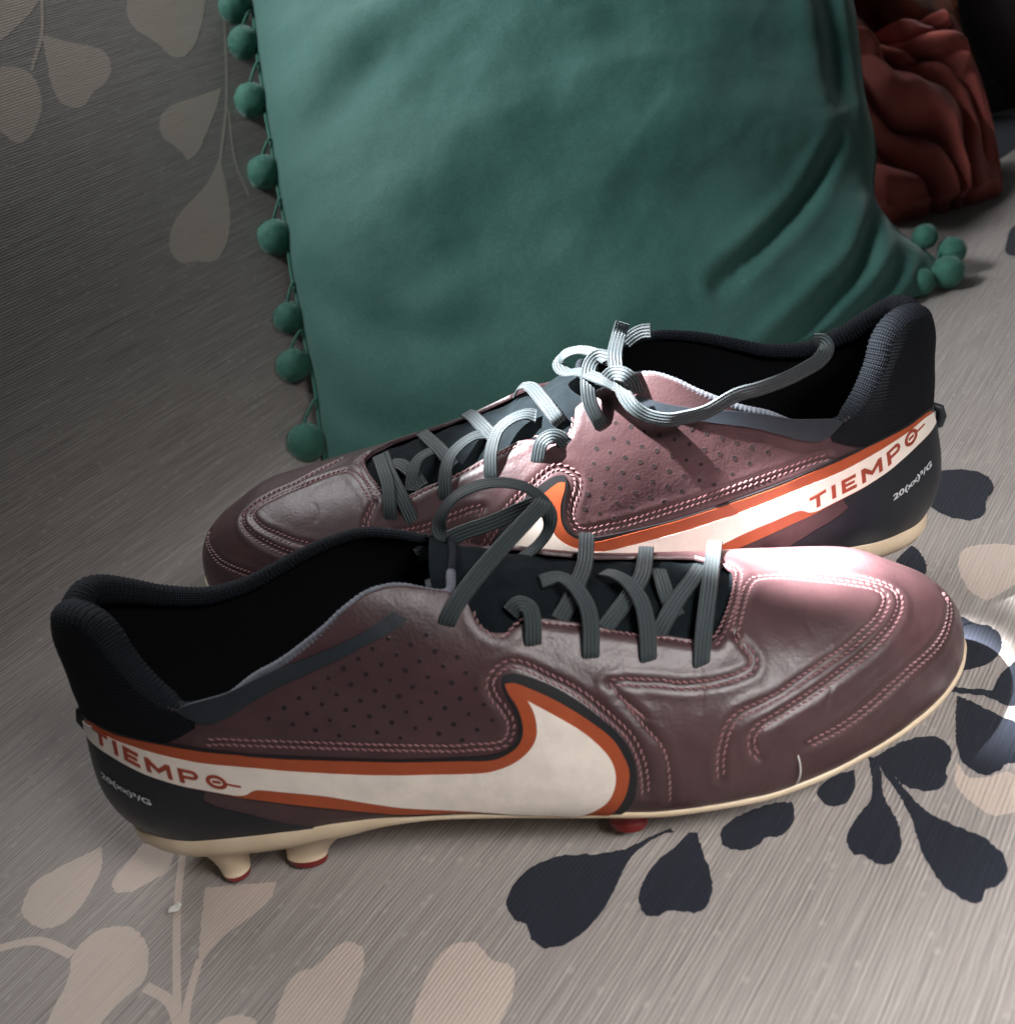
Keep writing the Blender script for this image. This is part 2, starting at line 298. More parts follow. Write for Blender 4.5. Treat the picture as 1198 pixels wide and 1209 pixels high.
CUSHION = {'cl': [[0.5,0.7],[8.0,54.3],[12.4,105.6],[20.2,157.7],[27.4,211.9],[35.2,262.0],[40.8,296.2]],'cr': [[379.2,-2.3],[369.9,20.3],[356.9,41.3],[352.2,59.9],[364.3,90.9],[374.6,135.2],[391.4,191.5]],'pom': [[29.9,294.7],[28.6,269.9],[22.4,231.9],[16.6,185.1],[11.3,144.0],[4.8,94.7],[-0.9,67.0],[-6.5,22.1],[352.3,-4.8],[369.8,-4.8],[382.0,16.5],[370.2,29.8]],'f1': [[227.8,-5.8],[264.3,6.8],[295.7,18.6],[321.9,29.8],[348.0,52.6]],'f2': [[275.4,-4.9],[304.6,7.6],[332.2,15.4],[352.9,25.6]],'f3': [[2.9,57.0],[25.0,33.3],[57.5,12.6],[103.7,2.8],[157.1,11.6]],'f4': [[13.1,116.2],[45.6,84.4],[83.3,61.7],[132.3,56.9]],'f5': [[28.4,194.4],[65.9,200.1],[113.9,220.4],[161.5,235.9]],'f6': [[238.2,237.2],[246.1,198.3],[267.7,167.8]],'f7': [[220.9,100.8],[276.5,77.8],[331.1,77.9],[361.8,91.7]],'f8': [[369.4,198.1],[359.0,152.1],[348.6,113.4]],'hair': [[64.0,289.3],[65.1,280.5],[66.2,275.4]]}
# ---------------------------------------------------------------- sofa: one cover running from the seat up the back
YAW, TILT, FR = R_(48), R_(60), 45.0
SX = np.array([math.cos(YAW), math.sin(YAW), 0]); SN0 = np.array([-math.sin(YAW), math.cos(YAW), 0]); SO = np.array([0, 200.0, 0])
DENTS = [(37,-160,40,3.0),(20,-190,60,4.0),(95,-150,55,4.0),(-120,-165,40,2.5),(130,-110,40,2.5),(-60,-80,60,2.5)]
def cover(sv, tv, off=0.0):
    sv = np.asarray(sv, float); tv = np.asarray(tv, float)
    tl = FR*math.tan(TILT/2); arcl = FR*TILT; h = np.zeros_like(tv); z = np.zeros_like(tv); nx = np.zeros_like(tv); nz = np.ones_like(tv)
    ph = np.clip((tv+tl)/(2*tl), 0, 1)*TILT
    h = np.where(tv < -tl, tv, np.where(tv > tl, tl*math.cos(TILT)+(tv-tl)*math.cos(TILT), -tl+FR*np.sin(ph)))
    z = np.where(tv < -tl, 0, np.where(tv > tl, tl*math.sin(TILT)+(tv-tl)*math.sin(TILT), FR*(1-np.cos(ph))))
    P = SO+sv[..., None]*SX+h[..., None]*SN0; P[..., 2] += z
    N = -np.sin(ph)[..., None]*SN0+np.cos(ph)[..., None]*np.array([0, 0, 1.0])
    w = np.zeros_like(tv); flat = P.reshape(-1, 3); wf = w.reshape(-1)
    for dx, dy, sg, dp in DENTS: wf -= dp*np.exp(-(((flat[:, 0]-dx)/sg)**2+((flat[:, 1]-dy)/(sg*.7))**2))
    # slack in the cloth: long shallow waves
    wf += 1.1*np.sin(flat[:, 0]*.021+flat[:, 1]*.017)+0.7*np.sin(flat[:, 0]*.043-flat[:, 1]*.029+1.3)
    wf -= 1.2
    return P+N*(wf.reshape(tv.shape)+off)[..., None]
def weave(name, base, dark, light, contrast=1.0):
    m, nt, b = newmat(name)
    v1 = coords(nt, "UV", (0.018, 1.0, 1)); v2 = coords(nt, "UV", (0.05, 1.8, 1)); v3 = coords(nt, "UV", (0.42, 0.55, 1)); v4 = coords(nt, "UV", (0.01, 0.012, 1))
    a = noisen(nt, v1, 1.0, 2, 0.5); c = noisen(nt, v2, 1.0, 2, 0.6)
    w = node(nt, "ShaderNodeTexWave", wave_type='BANDS', bands_direction='Y', i_Scale=0.22, i_Distortion=2.6); w.inputs["Detail Scale"].default_value = 0.35; nt.links.new(coords(nt, "UV"), w.inputs["Vector"])
    def wsum(p, q, k):
        m1 = node(nt, "ShaderNodeMath", operation='MULTIPLY'); nt.links.new(p, m1.inputs[0]); m1.inputs[1].default_value = 1-k
        m2 = node(nt, "ShaderNodeMath", operation='MULTIPLY_ADD'); nt.links.new(q, m2.inputs[0]); m2.inputs[1].default_value = k; nt.links.new(m1.outputs[0], m2.inputs[2]); return m2
    hf = wsum(wsum(a, c, 0.5).outputs[0], w.outputs["Fac"], 0.11)
    col = ramp(nt, hf.outputs[0], [(0.22, dark), (0.50, base), (0.80, light)])
    vo = node(nt, "ShaderNodeTexVoronoi", i_Scale=0.32); vo.inputs["Randomness"].default_value = 1.0; nt.links.new(v3, vo.inputs["Vector"])
    dot = ramp(nt, vo.outputs["Distance"], [(0.06, (1, 1, 1, 1)), (0.22, (0, 0, 0, 1))])
    dm = node(nt, "ShaderNodeMath", operation='MULTIPLY'); nt.links.new(dot, dm.inputs[0]); dm.inputs[1].default_value = 0.38
    col = mixc(nt, dm.outputs[0], col, light)
    b.inputs["Roughness"].default_value = 0.9; b.inputs["Sheen Weight"].default_value = 0.15
    nt.links.new(col, b.inputs["Base Color"])
    p = bump(nt, b, hf.outputs[0], 0.4, 0.0004)
    bump(nt, b, w.outputs["Fac"], 0.25, 0.0004, p)
    return m
M_cover = weave("woven_cover", srgb(158, 150, 145), srgb(112, 106, 103), srgb(196, 189, 183))
M_navy = weave("navy_print", srgb(17, 23, 37), srgb(12, 17, 28), srgb(34, 41, 56))
M_beige = weave("beige_print", srgb(200, 184, 172), srgb(188, 172, 161), srgb(212, 197, 186))
sofa = empty("sofa", Matrix.Translation((0, 0.2, 0)))
tag(sofa, "grey woven sofa with beige and navy leaf print under the boots", "sofa")
def cloth_mesh(name, W, F, mat, off):
    P = cover(W[:, 0], W[:, 1], off)-np.array([0, 200.0, 0])
    return mesh(name, P, F, mat, sofa, uv=W)
sg_ = np.concatenate([np.arange(-700, 350, 6.0), np.arange(350, 1800, 20.0)]); tg_ = np.concatenate([np.arange(-560, -70, 6.0), np.arange(-70, 70, 2.5), np.arange(70, 520, 6.0)])
Sg, Tg = np.meshgrid(sg_, tg_, indexing='ij')
cloth_mesh("cover", np.stack([Sg, Tg], -1).reshape(-1, 2), gridfaces(len(sg_), len(tg_)), M_cover, 0.0)
def ragged(P, amp=0.45):
    Q = []
    P = chaikin(np.asarray(P, float), 2, 75)
    for a, b in zip(P, np.roll(P, -1, 0)):
        k = max(1, int(np.linalg.norm(b-a)/0.9))
        for t in range(k): Q.append(a+(b-a)*t/k)
    Q = np.array(Q); return Q+np.random.RandomState(len(Q)).uniform(-amp, amp, Q.shape)*np.array([1.0, 0.35])
for P in PALE_LEAVES: cloth_mesh("leaf_print", *fill(ragged(P), 5.0), M_beige, 0.05)
for P, w in STEMS:
    C = catmull(np.array(P), 2.0); T = unit(np.gradient(C, axis=0)); N = np.stack([-T[:, 1], T[:, 0]], 1)
    cloth_mesh("stem_print", np.concatenate([C+N*w, C-N*w]), [(i, i+1, len(C)+i+1, len(C)+i) for i in range(len(C)-1)], M_beige, 0.08)
for P in DARK_LEAVES: cloth_mesh("leaf_print", *fill(ragged(P), 5.0), M_navy, 0.10)

# ---------------------------------------------------------------- cushion
CA = np.array([-89.0, 84.0, 0.0]); CE1 = unit(np.array([.991, .132, 0])); _q = np.array([-82.0, 158, 82])-CA; CE2 = unit(_q-(_q@CE1)*CE1); CN = np.cross(CE1, CE2)
def velvet(name, c1, c2):
    m, nt, b = newmat(name); v = coords(nt)
    nt.links.new(ramp(nt, noisen(nt, v, 14, 4, 0.6), [(0.3, c1), (0.7, c2)]), b.inputs["Base Color"])
    th = noisen(nt, coords(nt, 'Object', (700, 1500, 1500)), 1.0, 2); b.inputs['Base Color'].links[0].from_node; nt.links.new(mixc(nt, 0.35, b.inputs['Base Color'].links[0].from_socket, ramp(nt, th, [(0.3, (.35, .35, .35, 1)), (0.7, (1.5, 1.5, 1.5, 1))]), 'MULTIPLY'), b.inputs['Base Color'])
    b.inputs["Roughness"].default_value = 0.75; b.inputs["Sheen Weight"].default_value = 0.5; b.inputs["Sheen Roughness"].default_value = 0.4; b.inputs["Sheen Tint"].default_value = (0.75, 0.9, 0.88, 1)
    p = bump(nt, b, noisen(nt, v, 1400, 3), 0.25, 0.0006); bump(nt, b, noisen(nt, v, 26, 3), 0.3, 0.006, p); return m
M_green = velvet("green_velvet", srgb(45, 94, 86), srgb(64, 110, 102))
M_pom = velvet("green_pompom", srgb(48, 104, 90), srgb(66, 124, 107))
cush = empty("cushion", Matrix.Translation(Vector(CA*MM)))
tag(cush, "green velvet cushion with pompom trim leaning behind the boots", "cushion")
cl = sorted((b, a) for a, b in CUSHION['cl'])+[(340, 46.5), (400, 53)]; cr = sorted((b, a) for a, b in CUSHION['cr'])+[(300, 398), (400, 396)]
Lf = pchip([b for b, a in cl], [a for b, a in cl]); Rf = pchip([b for b, a in cr], [a for b, a in cr])
FOLDS = [('f1', 11, 8), ('f2', 9, 7), ('f0', 8, 6), ('f9', 5, 7),  ('f3', 6, 14), ('f4', 4, 15), ('f5', 3.5, 20), ('f6', 2, 24), ('f7', 3, 24), ('f8', 5, 14)]
CUSHION.update(f0=[(318,-8),(345,2),(362,14)], f9=[(240,45),(275,58),(310,75),(340,100)])
np_, nq_ = 190, 190
pp = (1-np.cos(np.linspace(0, 1, np_)*math.pi))/2*0.6+np.linspace(0, 1, np_)*0.4; qq = (1-np.cos(np.linspace(0, 1, nq_)*math.pi))/2*0.5+np.linspace(0, 1, nq_)*0.5
Pg, Qg = np.meshgrid(pp, qq, indexing='ij'); Bq = 400*Qg; Aq = Lf(Bq)*(1-Pg)+Rf(Bq)*Pg
env = (np.clip(4*Pg*(1-Pg), 0, 1)**.55)*(np.clip(4*Qg*(1-Qg), 0, 1)**.5)
Hf = 62*env
for key, amp, wd in FOLDS:
    c0 = np.array(CUSHION[key], float)
    pq = np.stack([(c0[:, 0]-Lf(c0[:, 1]))/(Rf(c0[:, 1])-Lf(c0[:, 1])), c0[:, 1]/400], 1).clip(.01, .99); hh = 62*(4*pq[:, 0]*(1-pq[:, 0]))**.55*(4*pq[:, 1]*(1-pq[:, 1]))**.5
    c_ = catmull(c0-np.stack([hh*.3, hh*.3], 1), 3.0); m_ = len(c_); best = np.full(Aq.shape, 1e9); par = np.zeros(Aq.shape)
    # the folds were read off the front plane; shift to where the bulge carries them
    for i, (x, y) in enumerate(c_):
        d = np.hypot(Aq-x, Bq-y); k = d < best; best[k] = d[k]; par[k] = i/(m_-1)
    e = np.sin(np.clip(par*.86+.1, 0, 1)*math.pi)**.6
    Hf += e*(-amp*np.exp(-(best/(wd*.62))**2)+amp*.45*np.exp(-((best-wd*1.25)/(wd*.7))**2))*np.minimum(1, env*2.2)
nz_ = np.array([[noise.noise(Vector((a*.011, b*.02, 3.1)))*5.5+noise.noise(Vector((a*.03, b*.045, 7.7)))*1.6 for b in Bq[0]] for a in Aq[:, nq_//2]])
Hf += nz_*np.minimum(1, env*1.6)
for i in range(np_):
    for j in range(nq_):
        a, b = Aq[i, j], Bq[i, j]; e_ = min(1, env[i, j]*2.5); c_ = 1-abs(noise.noise(Vector((a*.010+b*.006, b*.024-a*.012, 5.5))))*2.2
        Hf[i, j] += e_*(.55*max(c_, 0)**2+.25*noise.noise(Vector((a*.09, b*.12, 2))))
wob = np.array([noise.noise(Vector((0.3, b*.03, 9)))*2.2 for b in Bq[0]])
Aq = Aq+wob[None, :]*((1-Pg)+Pg)*.7
V1 = Aq[..., None]*CE1+Bq[..., None]*CE2+Hf[..., None]*CN; sag = (np.sin(Pg*math.pi)**.7*np.clip(1-Qg/.22, 0, 1)**1.5)[..., None]*np.array([0, -34.0, 0]); sag[..., 2] = np.clip(4-(Bq*CE2[2]), 0, 4)
V1 = V1+sag; V2 = sag+Aq[..., None]*CE1+Bq[..., None]*CE2-(26*env)[..., None]*CN
mb = MB(); mb.add(V1.reshape(-1, 3), gridfaces(np_, nq_)); mb.add(V2.reshape(-1, 3), [tuple(reversed(f)) for f in gridfaces(np_, nq_)])
mb.build("cushion_cover", M_green, cush)
bb = np.linspace(3, 397, 180)
for fn, off in ((Lf, -0.8), (Rf, 0.8)):
    w_ = np.interp(bb, Bq[0], wob)*.7
    P = (fn(bb)+w_+off)[:, None]*CE1+bb[:, None]*CE2; a, f = tube(P, 1.1, 8); mesh("seam_cord", a, f, M_pom, cush)
pv, pf = None, None
def ball(r, seed):
    V = []; F = []; n, m = 22, 28
    for i in range(n):
        th = math.pi*i/(n-1)
        for j in range(m):
            ph = 2*math.pi*j/m; d = Vector((math.sin(th)*math.cos(ph), math.sin(th)*math.sin(ph), math.cos(th)))
            k = r*(1+.06*noise.noise(d*2.2+Vector((seed, 0, 0)))+.02*noise.noise(d*9+Vector((0, seed, 0))))*(1-.05*(1 if i == 0 else 0))
            V.append(tuple(d*k))
    F = gridfaces(n, m, True); rs = np.random.RandomState(int(seed*10)+1)
    for k in range(900):
        d = unit(rs.normal(size=3)); t = unit(np.cross(d, rs.normal(size=3))); w = rs.uniform(.10, .17); l = rs.uniform(.5, 1.5); e = unit(d+t*rs.uniform(-.9, .9)); o = len(V)
        V += [tuple(d*r*.98+t*w), tuple(d*r*.98-t*w), tuple(d*r*1.0+e*l)]; F.append((o, o+1, o+2))
    return np.array(V), F
for i, (a, b) in enumerate(CUSHION['pom']):
    r = [9.5, 9.6, 10, 9.8, 10.2, 8.6, 9.3, 10.6, 8.0, 9.2, 8.0, 7.2][i]
    lift = 0.0 if i < 8 else 4.0
    C = a*CE1+b*CE2+CN*lift; C[2] = max(C[2], r+.5); v, f = ball(r, i*3.3); po = mesh("pompom", v+C, f, M_pom, cush)
    if i < 8:
        bt = b+r+random.uniform(8, 16); E = Lf(bt)*CE1+bt*CE2; top = C+CE2*r*.95+CE1*r*.15
    else:
        bt = min(max(b+random.uniform(-3, 9), 3), 60); E = Rf(bt)*CE1+bt*CE2+CN*3; top = C+unit(E-C)*r*.9
    mid = (E+top)/2+CN*3+CE1*(2 if i < 8 else 0)+CE2*3
    v, f = tube(catmull(np.array([E, mid, top, C]), 1.0), .9, 7); mesh("cord", v, f, M_pom, po)
    if i < 8: v, f = tube(catmull(np.array([top+CE1*1.5, top+CE1*4+CN*2+CE2*-2, (Lf(b-4))*CE1+(b-4)*CE2+CN*1]), 1.0), .8, 7); mesh("cord", v, f, M_pom, po)

# ---------------------------------------------------------------- crumpled clothes behind the cushion, dark heap added for corner shade
def heap(name, x0, x1, xt0, xt1, y0, y1, H, folds, seed, mat):
    n, m = 170, 150; V = []
    for i in range(n):
        p = i/(n-1)
        for j in range(m):
            q = j/(m-1)
            x = (x0+(x1-x0)*p)*(1-q)+(xt0+(xt1-xt0)*p)*q; z = H*(1-(1-q)**1.5); y = y0+(y1-y0)*q**1.4
            edge = min(1.0, 8*p, 8*(1-p), 10*q+.15)
            y -= edge*26*math.sin(min(1, p*1.02)*math.pi)**.5
            d = 0
            for th, fa, fb, am in folds:
                a_ = p*math.cos(th)+q*math.sin(th); b_ = q*math.cos(th)-p*math.sin(th)
                d += am*(abs(noise.noise(Vector((a_*fa+1.1*noise.noise(Vector((p*2, q*2, seed))), b_*fb, seed+th))))**.75*2-.6)
            d += 3*noise.noise(Vector((p*9, q*9, seed)))
            y -= d*edge; z += d*.45*edge
            if q < .03: z = -4+q*100
            V.append((x, y, z))
    F = gridfaces(n, m)
    return mesh(name, np.array(V), F, mat)
M_redcloth = cloth("brick_red_cloth", srgb(150, 72, 64), srgb(168, 86, 76), 8, 0.9, 0.1)
M_orcloth = cloth("orange_cloth", srgb(112, 52, 32), srgb(126, 62, 38), 8, 0.9, 0.1)
M_shadecloth = cloth("corner_shade_cloth", srgb(34, 28, 27), srgb(50, 41, 38), 10, 0.85, 0.2)  # dark tone carries the corner's shade as well as the brown cloth
g = heap("garment", 285, 384, 268, 376, 262, 330, 112, [(.5, 4.5, .6, 21), (1.3, 4.5, .9, 9)], 4.2, M_redcloth)
tag(g, "crumpled brick red garment lying beside the right edge of the cushion", "clothing")
g2 = heap("garment", 270, 395, 262, 400, 330, 400, 175, [(1.2, 5.5, .9, 30), (.5, 7, 1.4, 12)], 8.1, M_orcloth)
tag(g2, "crumpled rust orange cloth heaped behind the brick red garment", "clothing")
g3 = heap("garment", 385, 720, 350, 780, 450, 560, 360, [(.8, 5, .9, 45), (1.9, 6, 1.4, 18)], 1.7, M_shadecloth)  # heap added to make the shaded corner dark, includes the brown fold
tag(g3, "dark heap added for the shade in the top right corner, with a brown cloth fold", "clothing")

# ---------------------------------------------------------------- lint
W, F = fill([(0, 0), (3.0, .3), (4.4, 2.2), (2.8, 3.8), (.3, 2.6)], .8); V = np.array([(x-136.5, y-195.5, 0.9+.3*math.sin(x*1.3+y)) for x, y in W])
tag(mesh("paper_crumb", np.concatenate([V, V-np.array([0, 0, .35])]), list(F)+[tuple(i+len(V) for i in reversed(f)) for f in F]+[(b, a, a+len(V), b+len(V)) for a, b in border(F)], M_pale), "tiny white crumb on the sofa just below the heel of the front boot", "crumb")
hp = []
for a, b in CUSHION['hair']:
    a -= 4; k = np.unravel_index(np.argmin(np.hypot(Aq-a, Bq-b)), Aq.shape); hp.append(CA+V1[k]+CN*1.2)
hp = np.array(hp); a, f = tube(catmull(hp, 1), .35, 6)
tag(mesh("thread", a, f, M_pale), "short white thread stuck to the top left of the green cushion", "thread")
FEAT = {'orange': [(0.4583,0.2562),(0.4633,0.2612),(0.4733,0.25),(0.485,0.235),(0.4967,0.2137),(0.5075,0.19),(0.5167,0.165),(0.5208,0.1375),(0.5233,0.11),(0.5208,0.0775),(0.5167,0.0475),(0.5075,0.0025),(0.4917,0.0),(0.4767,0.0025),(0.4567,0.01),(0.4358,0.0138),(0.4258,0.0175),(0.3833,0.0163),(0.3608,0.0275),(0.3317,0.0462),(0.3017,0.0675),(0.285,0.0762),(0.2692,0.0887),(0.2358,0.1062),(0.2042,0.1237),(0.1725,0.1413),(0.1275,0.1588),(0.075,0.1738),(0.0808,0.195),(0.1092,0.1975),(0.1542,0.185),(0.1958,0.175),(0.235,0.1625),(0.2642,0.15),(0.2892,0.1413),(0.3,0.135),(0.3242,0.125),(0.3592,0.1163),(0.395,0.1175),(0.4325,0.1225),(0.4442,0.125),(0.455,0.14),(0.4617,0.1575),(0.465,0.1787),(0.465,0.2013),(0.4633,0.2238),(0.4592,0.2425)],'white': [(0.47,0.2313),(0.4792,0.2162),(0.4883,0.2013),(0.4992,0.18),(0.5075,0.1562),(0.5133,0.1325),(0.515,0.1038),(0.5133,0.0775),(0.5083,0.0475),(0.5,0.025),(0.4892,0.0025),(0.4775,0.0075),(0.4567,0.0112),(0.4358,0.0163),(0.4258,0.0213),(0.3842,0.0325),(0.3625,0.0462),(0.3342,0.0663),(0.3042,0.0838),(0.2942,0.0887),(0.2858,0.0788),(0.2692,0.09),(0.2358,0.1075),(0.2042,0.1237),(0.1725,0.1413),(0.1283,0.16),(0.0742,0.1738),(0.0783,0.1913),(0.1133,0.1913),(0.1525,0.1787),(0.1942,0.165),(0.2325,0.1487),(0.2625,0.135),(0.2867,0.125),(0.2983,0.12),(0.3225,0.1075),(0.3567,0.095),(0.3933,0.095),(0.4308,0.0988),(0.4433,0.105),(0.4575,0.1237),(0.4675,0.1487),(0.4725,0.1725),(0.4733,0.1963),(0.4725,0.2162)],'black': [(0.4567,0.2562),(0.4583,0.27),(0.465,0.275),(0.475,0.2687),(0.4867,0.255),(0.4983,0.2338),(0.51,0.205),(0.5192,0.1787),(0.525,0.15),(0.5275,0.1163),(0.5258,0.0775),(0.5225,0.0438),(0.5142,0.0),(0.4917,0.0),(0.4767,0.0),(0.4567,0.005),(0.4358,0.0088),(0.4258,0.015),(0.3825,0.0112),(0.3608,0.025),(0.3317,0.0438),(0.3017,0.0663),(0.285,0.075),(0.2692,0.0875),(0.235,0.105),(0.2033,0.1212),(0.1725,0.1388),(0.1275,0.1575),(0.0742,0.1713),(0.0833,0.1988),(0.1108,0.2),(0.1558,0.1888),(0.1967,0.1775),(0.235,0.165),(0.265,0.1537),(0.2892,0.1438),(0.3,0.1388),(0.3242,0.1288),(0.3592,0.1188),(0.395,0.12),(0.4325,0.13),(0.445,0.135),(0.455,0.1475),(0.46,0.1625),(0.4625,0.1787),(0.4633,0.1963),(0.4608,0.2213),(0.4575,0.2425)],'trim': [(0.2508,0.2075),(0.2575,0.2137),(0.275,0.2188),(0.2942,0.225),(0.3125,0.2412),(0.3317,0.2587),(0.3558,0.2812),(0.375,0.3063),(0.39,0.3325),(0.4,0.3538),(0.4083,0.3463),(0.4033,0.3325),(0.3858,0.3063),(0.3675,0.2775),(0.3483,0.2538),(0.3292,0.235),(0.3092,0.2125),(0.2892,0.1925),(0.2692,0.1837)],'s_toe_inner': [(0.6058,0.3325),(0.6133,0.3713),(0.6225,0.4175),(0.6333,0.4562),(0.6467,0.4637),(0.6633,0.4587),(0.6808,0.4438),(0.6992,0.4288),(0.7192,0.4113),(0.7383,0.3912),(0.7475,0.3688),(0.7442,0.34),(0.7292,0.305),(0.7108,0.2825),(0.6908,0.26),(0.6683,0.2437),(0.6483,0.2263),(0.6292,0.2087),(0.6133,0.1988),(0.5983,0.1888),(0.5883,0.17),(0.5825,0.1413),(0.5792,0.11),(0.5783,0.0762)],'s_toe_outer': [(0.6483,0.5513),(0.6617,0.5262),(0.6775,0.4975),(0.6933,0.4637),(0.7133,0.4475),(0.7342,0.425),(0.7558,0.3975),(0.7658,0.3725),(0.7608,0.33),(0.7458,0.2913),(0.725,0.26),(0.705,0.2375),(0.6858,0.2225),(0.6692,0.2087),(0.6525,0.195),(0.6375,0.1837),(0.6208,0.1713),(0.6092,0.1613),(0.6025,0.145),(0.6017,0.1212),(0.6058,0.1075)],'s_bumper': [(0.8675,0.4363),(0.8708,0.3538),(0.8433,0.2675),(0.815,0.2162),(0.7792,0.185),(0.75,0.1663),(0.7208,0.145),(0.695,0.125),(0.6742,0.1138),(0.6542,0.1075),(0.6417,0.1025)],'s_eyestay': [(0.605,0.3275),(0.61,0.305),(0.6142,0.28),(0.6108,0.2612),(0.6092,0.26),(0.5992,0.2525),(0.5858,0.2475),(0.5733,0.2462),(0.56,0.2487),(0.55,0.255),(0.5375,0.2587),(0.5275,0.2612),(0.52,0.2587)],'s_vamp': [(0.5192,0.2575),(0.5242,0.235),(0.53,0.2175),(0.5358,0.2),(0.5267,0.2238),(0.535,0.1862),(0.5442,0.1462),(0.5458,0.1),(0.5442,0.04)],'s_throat': [(0.6192,0.535),(0.625,0.4925),(0.62,0.4487),(0.6125,0.4037),(0.605,0.3688),(0.5975,0.3387),(0.59,0.3175)],'s_eye_edge': [(0.5758,0.3188),(0.5683,0.325),(0.56,0.3312),(0.54,0.3412),(0.5292,0.3463),(0.52,0.3488),(0.5092,0.3563),(0.4983,0.3575),(0.4858,0.36)],'s_notch': [(0.4758,0.365),(0.47,0.3538),(0.4642,0.3375),(0.4592,0.3325),(0.4525,0.3387),(0.4483,0.3525),(0.4467,0.3713)],'s_swoosh': [(0.53,0.06),(0.5308,0.0938),(0.53,0.1288),(0.5258,0.1675),(0.5183,0.1938),(0.5108,0.2162),(0.5025,0.2388),(0.4933,0.2562),(0.4842,0.2687),(0.475,0.2825),(0.4658,0.29),(0.4592,0.285),(0.4525,0.27),(0.4492,0.2525),(0.4508,0.2313),(0.4542,0.2175),(0.4575,0.195),(0.4567,0.175),(0.4525,0.1562),(0.4442,0.1487),(0.4342,0.1462),(0.42,0.1413),(0.3967,0.14),(0.3725,0.1388),(0.355,0.14),(0.3408,0.1425),(0.3017,0.1525),(0.2792,0.1588),(0.2658,0.16)]}
CREASE = [[(0.5742,0.2725),(0.5692,0.2363),(0.5608,0.1988),(0.5575,0.18)],[(0.5767,0.2725),(0.5758,0.24),(0.5717,0.2013)],[(0.6675,0.3613),(0.6625,0.3375),(0.6633,0.3088)],[(0.6692,0.1963),(0.6642,0.175),(0.66,0.1525)]]
HAIR_UV = [(0.6342, 0.0912), (0.6342, 0.0737), (0.6333, 0.0525), (0.6317, 0.025)]
PERF = [(0.315,0.1862),(0.3258,0.2),(0.3358,0.2137),(0.3458,0.2288),(0.3558,0.2437),(0.3658,0.26),(0.3758,0.2775),(0.385,0.295),(0.395,0.3125),(0.3283,0.1762),(0.3383,0.1913),(0.3483,0.205),(0.3583,0.22),(0.3683,0.2375),(0.3783,0.255),(0.3883,0.2725),(0.3983,0.29),(0.4075,0.3075),(0.4175,0.325),(0.3408,0.1663),(0.3508,0.1812),(0.3617,0.1975),(0.3717,0.2137),(0.3817,0.2313),(0.3917,0.25),(0.4017,0.2675),(0.4108,0.2838),(0.4208,0.3013),(0.3542,0.1575),(0.3642,0.1725),(0.375,0.19),(0.385,0.2075),(0.395,0.2263),(0.4042,0.2425),(0.4142,0.26),(0.4242,0.2787),(0.4333,0.295),(0.3775,0.165),(0.3875,0.1825),(0.3975,0.2013),(0.4075,0.2188),(0.4175,0.2363),(0.4275,0.2538),(0.4367,0.2712),(0.3908,0.1575),(0.4008,0.175),(0.4108,0.1925),(0.4208,0.2112),(0.4308,0.2288),(0.4408,0.2462),(0.4142,0.1675),(0.4242,0.185),(0.4342,0.2038),(0.4442,0.2213),(0.4275,0.1588),(0.4375,0.1775),(0.4475,0.195)]
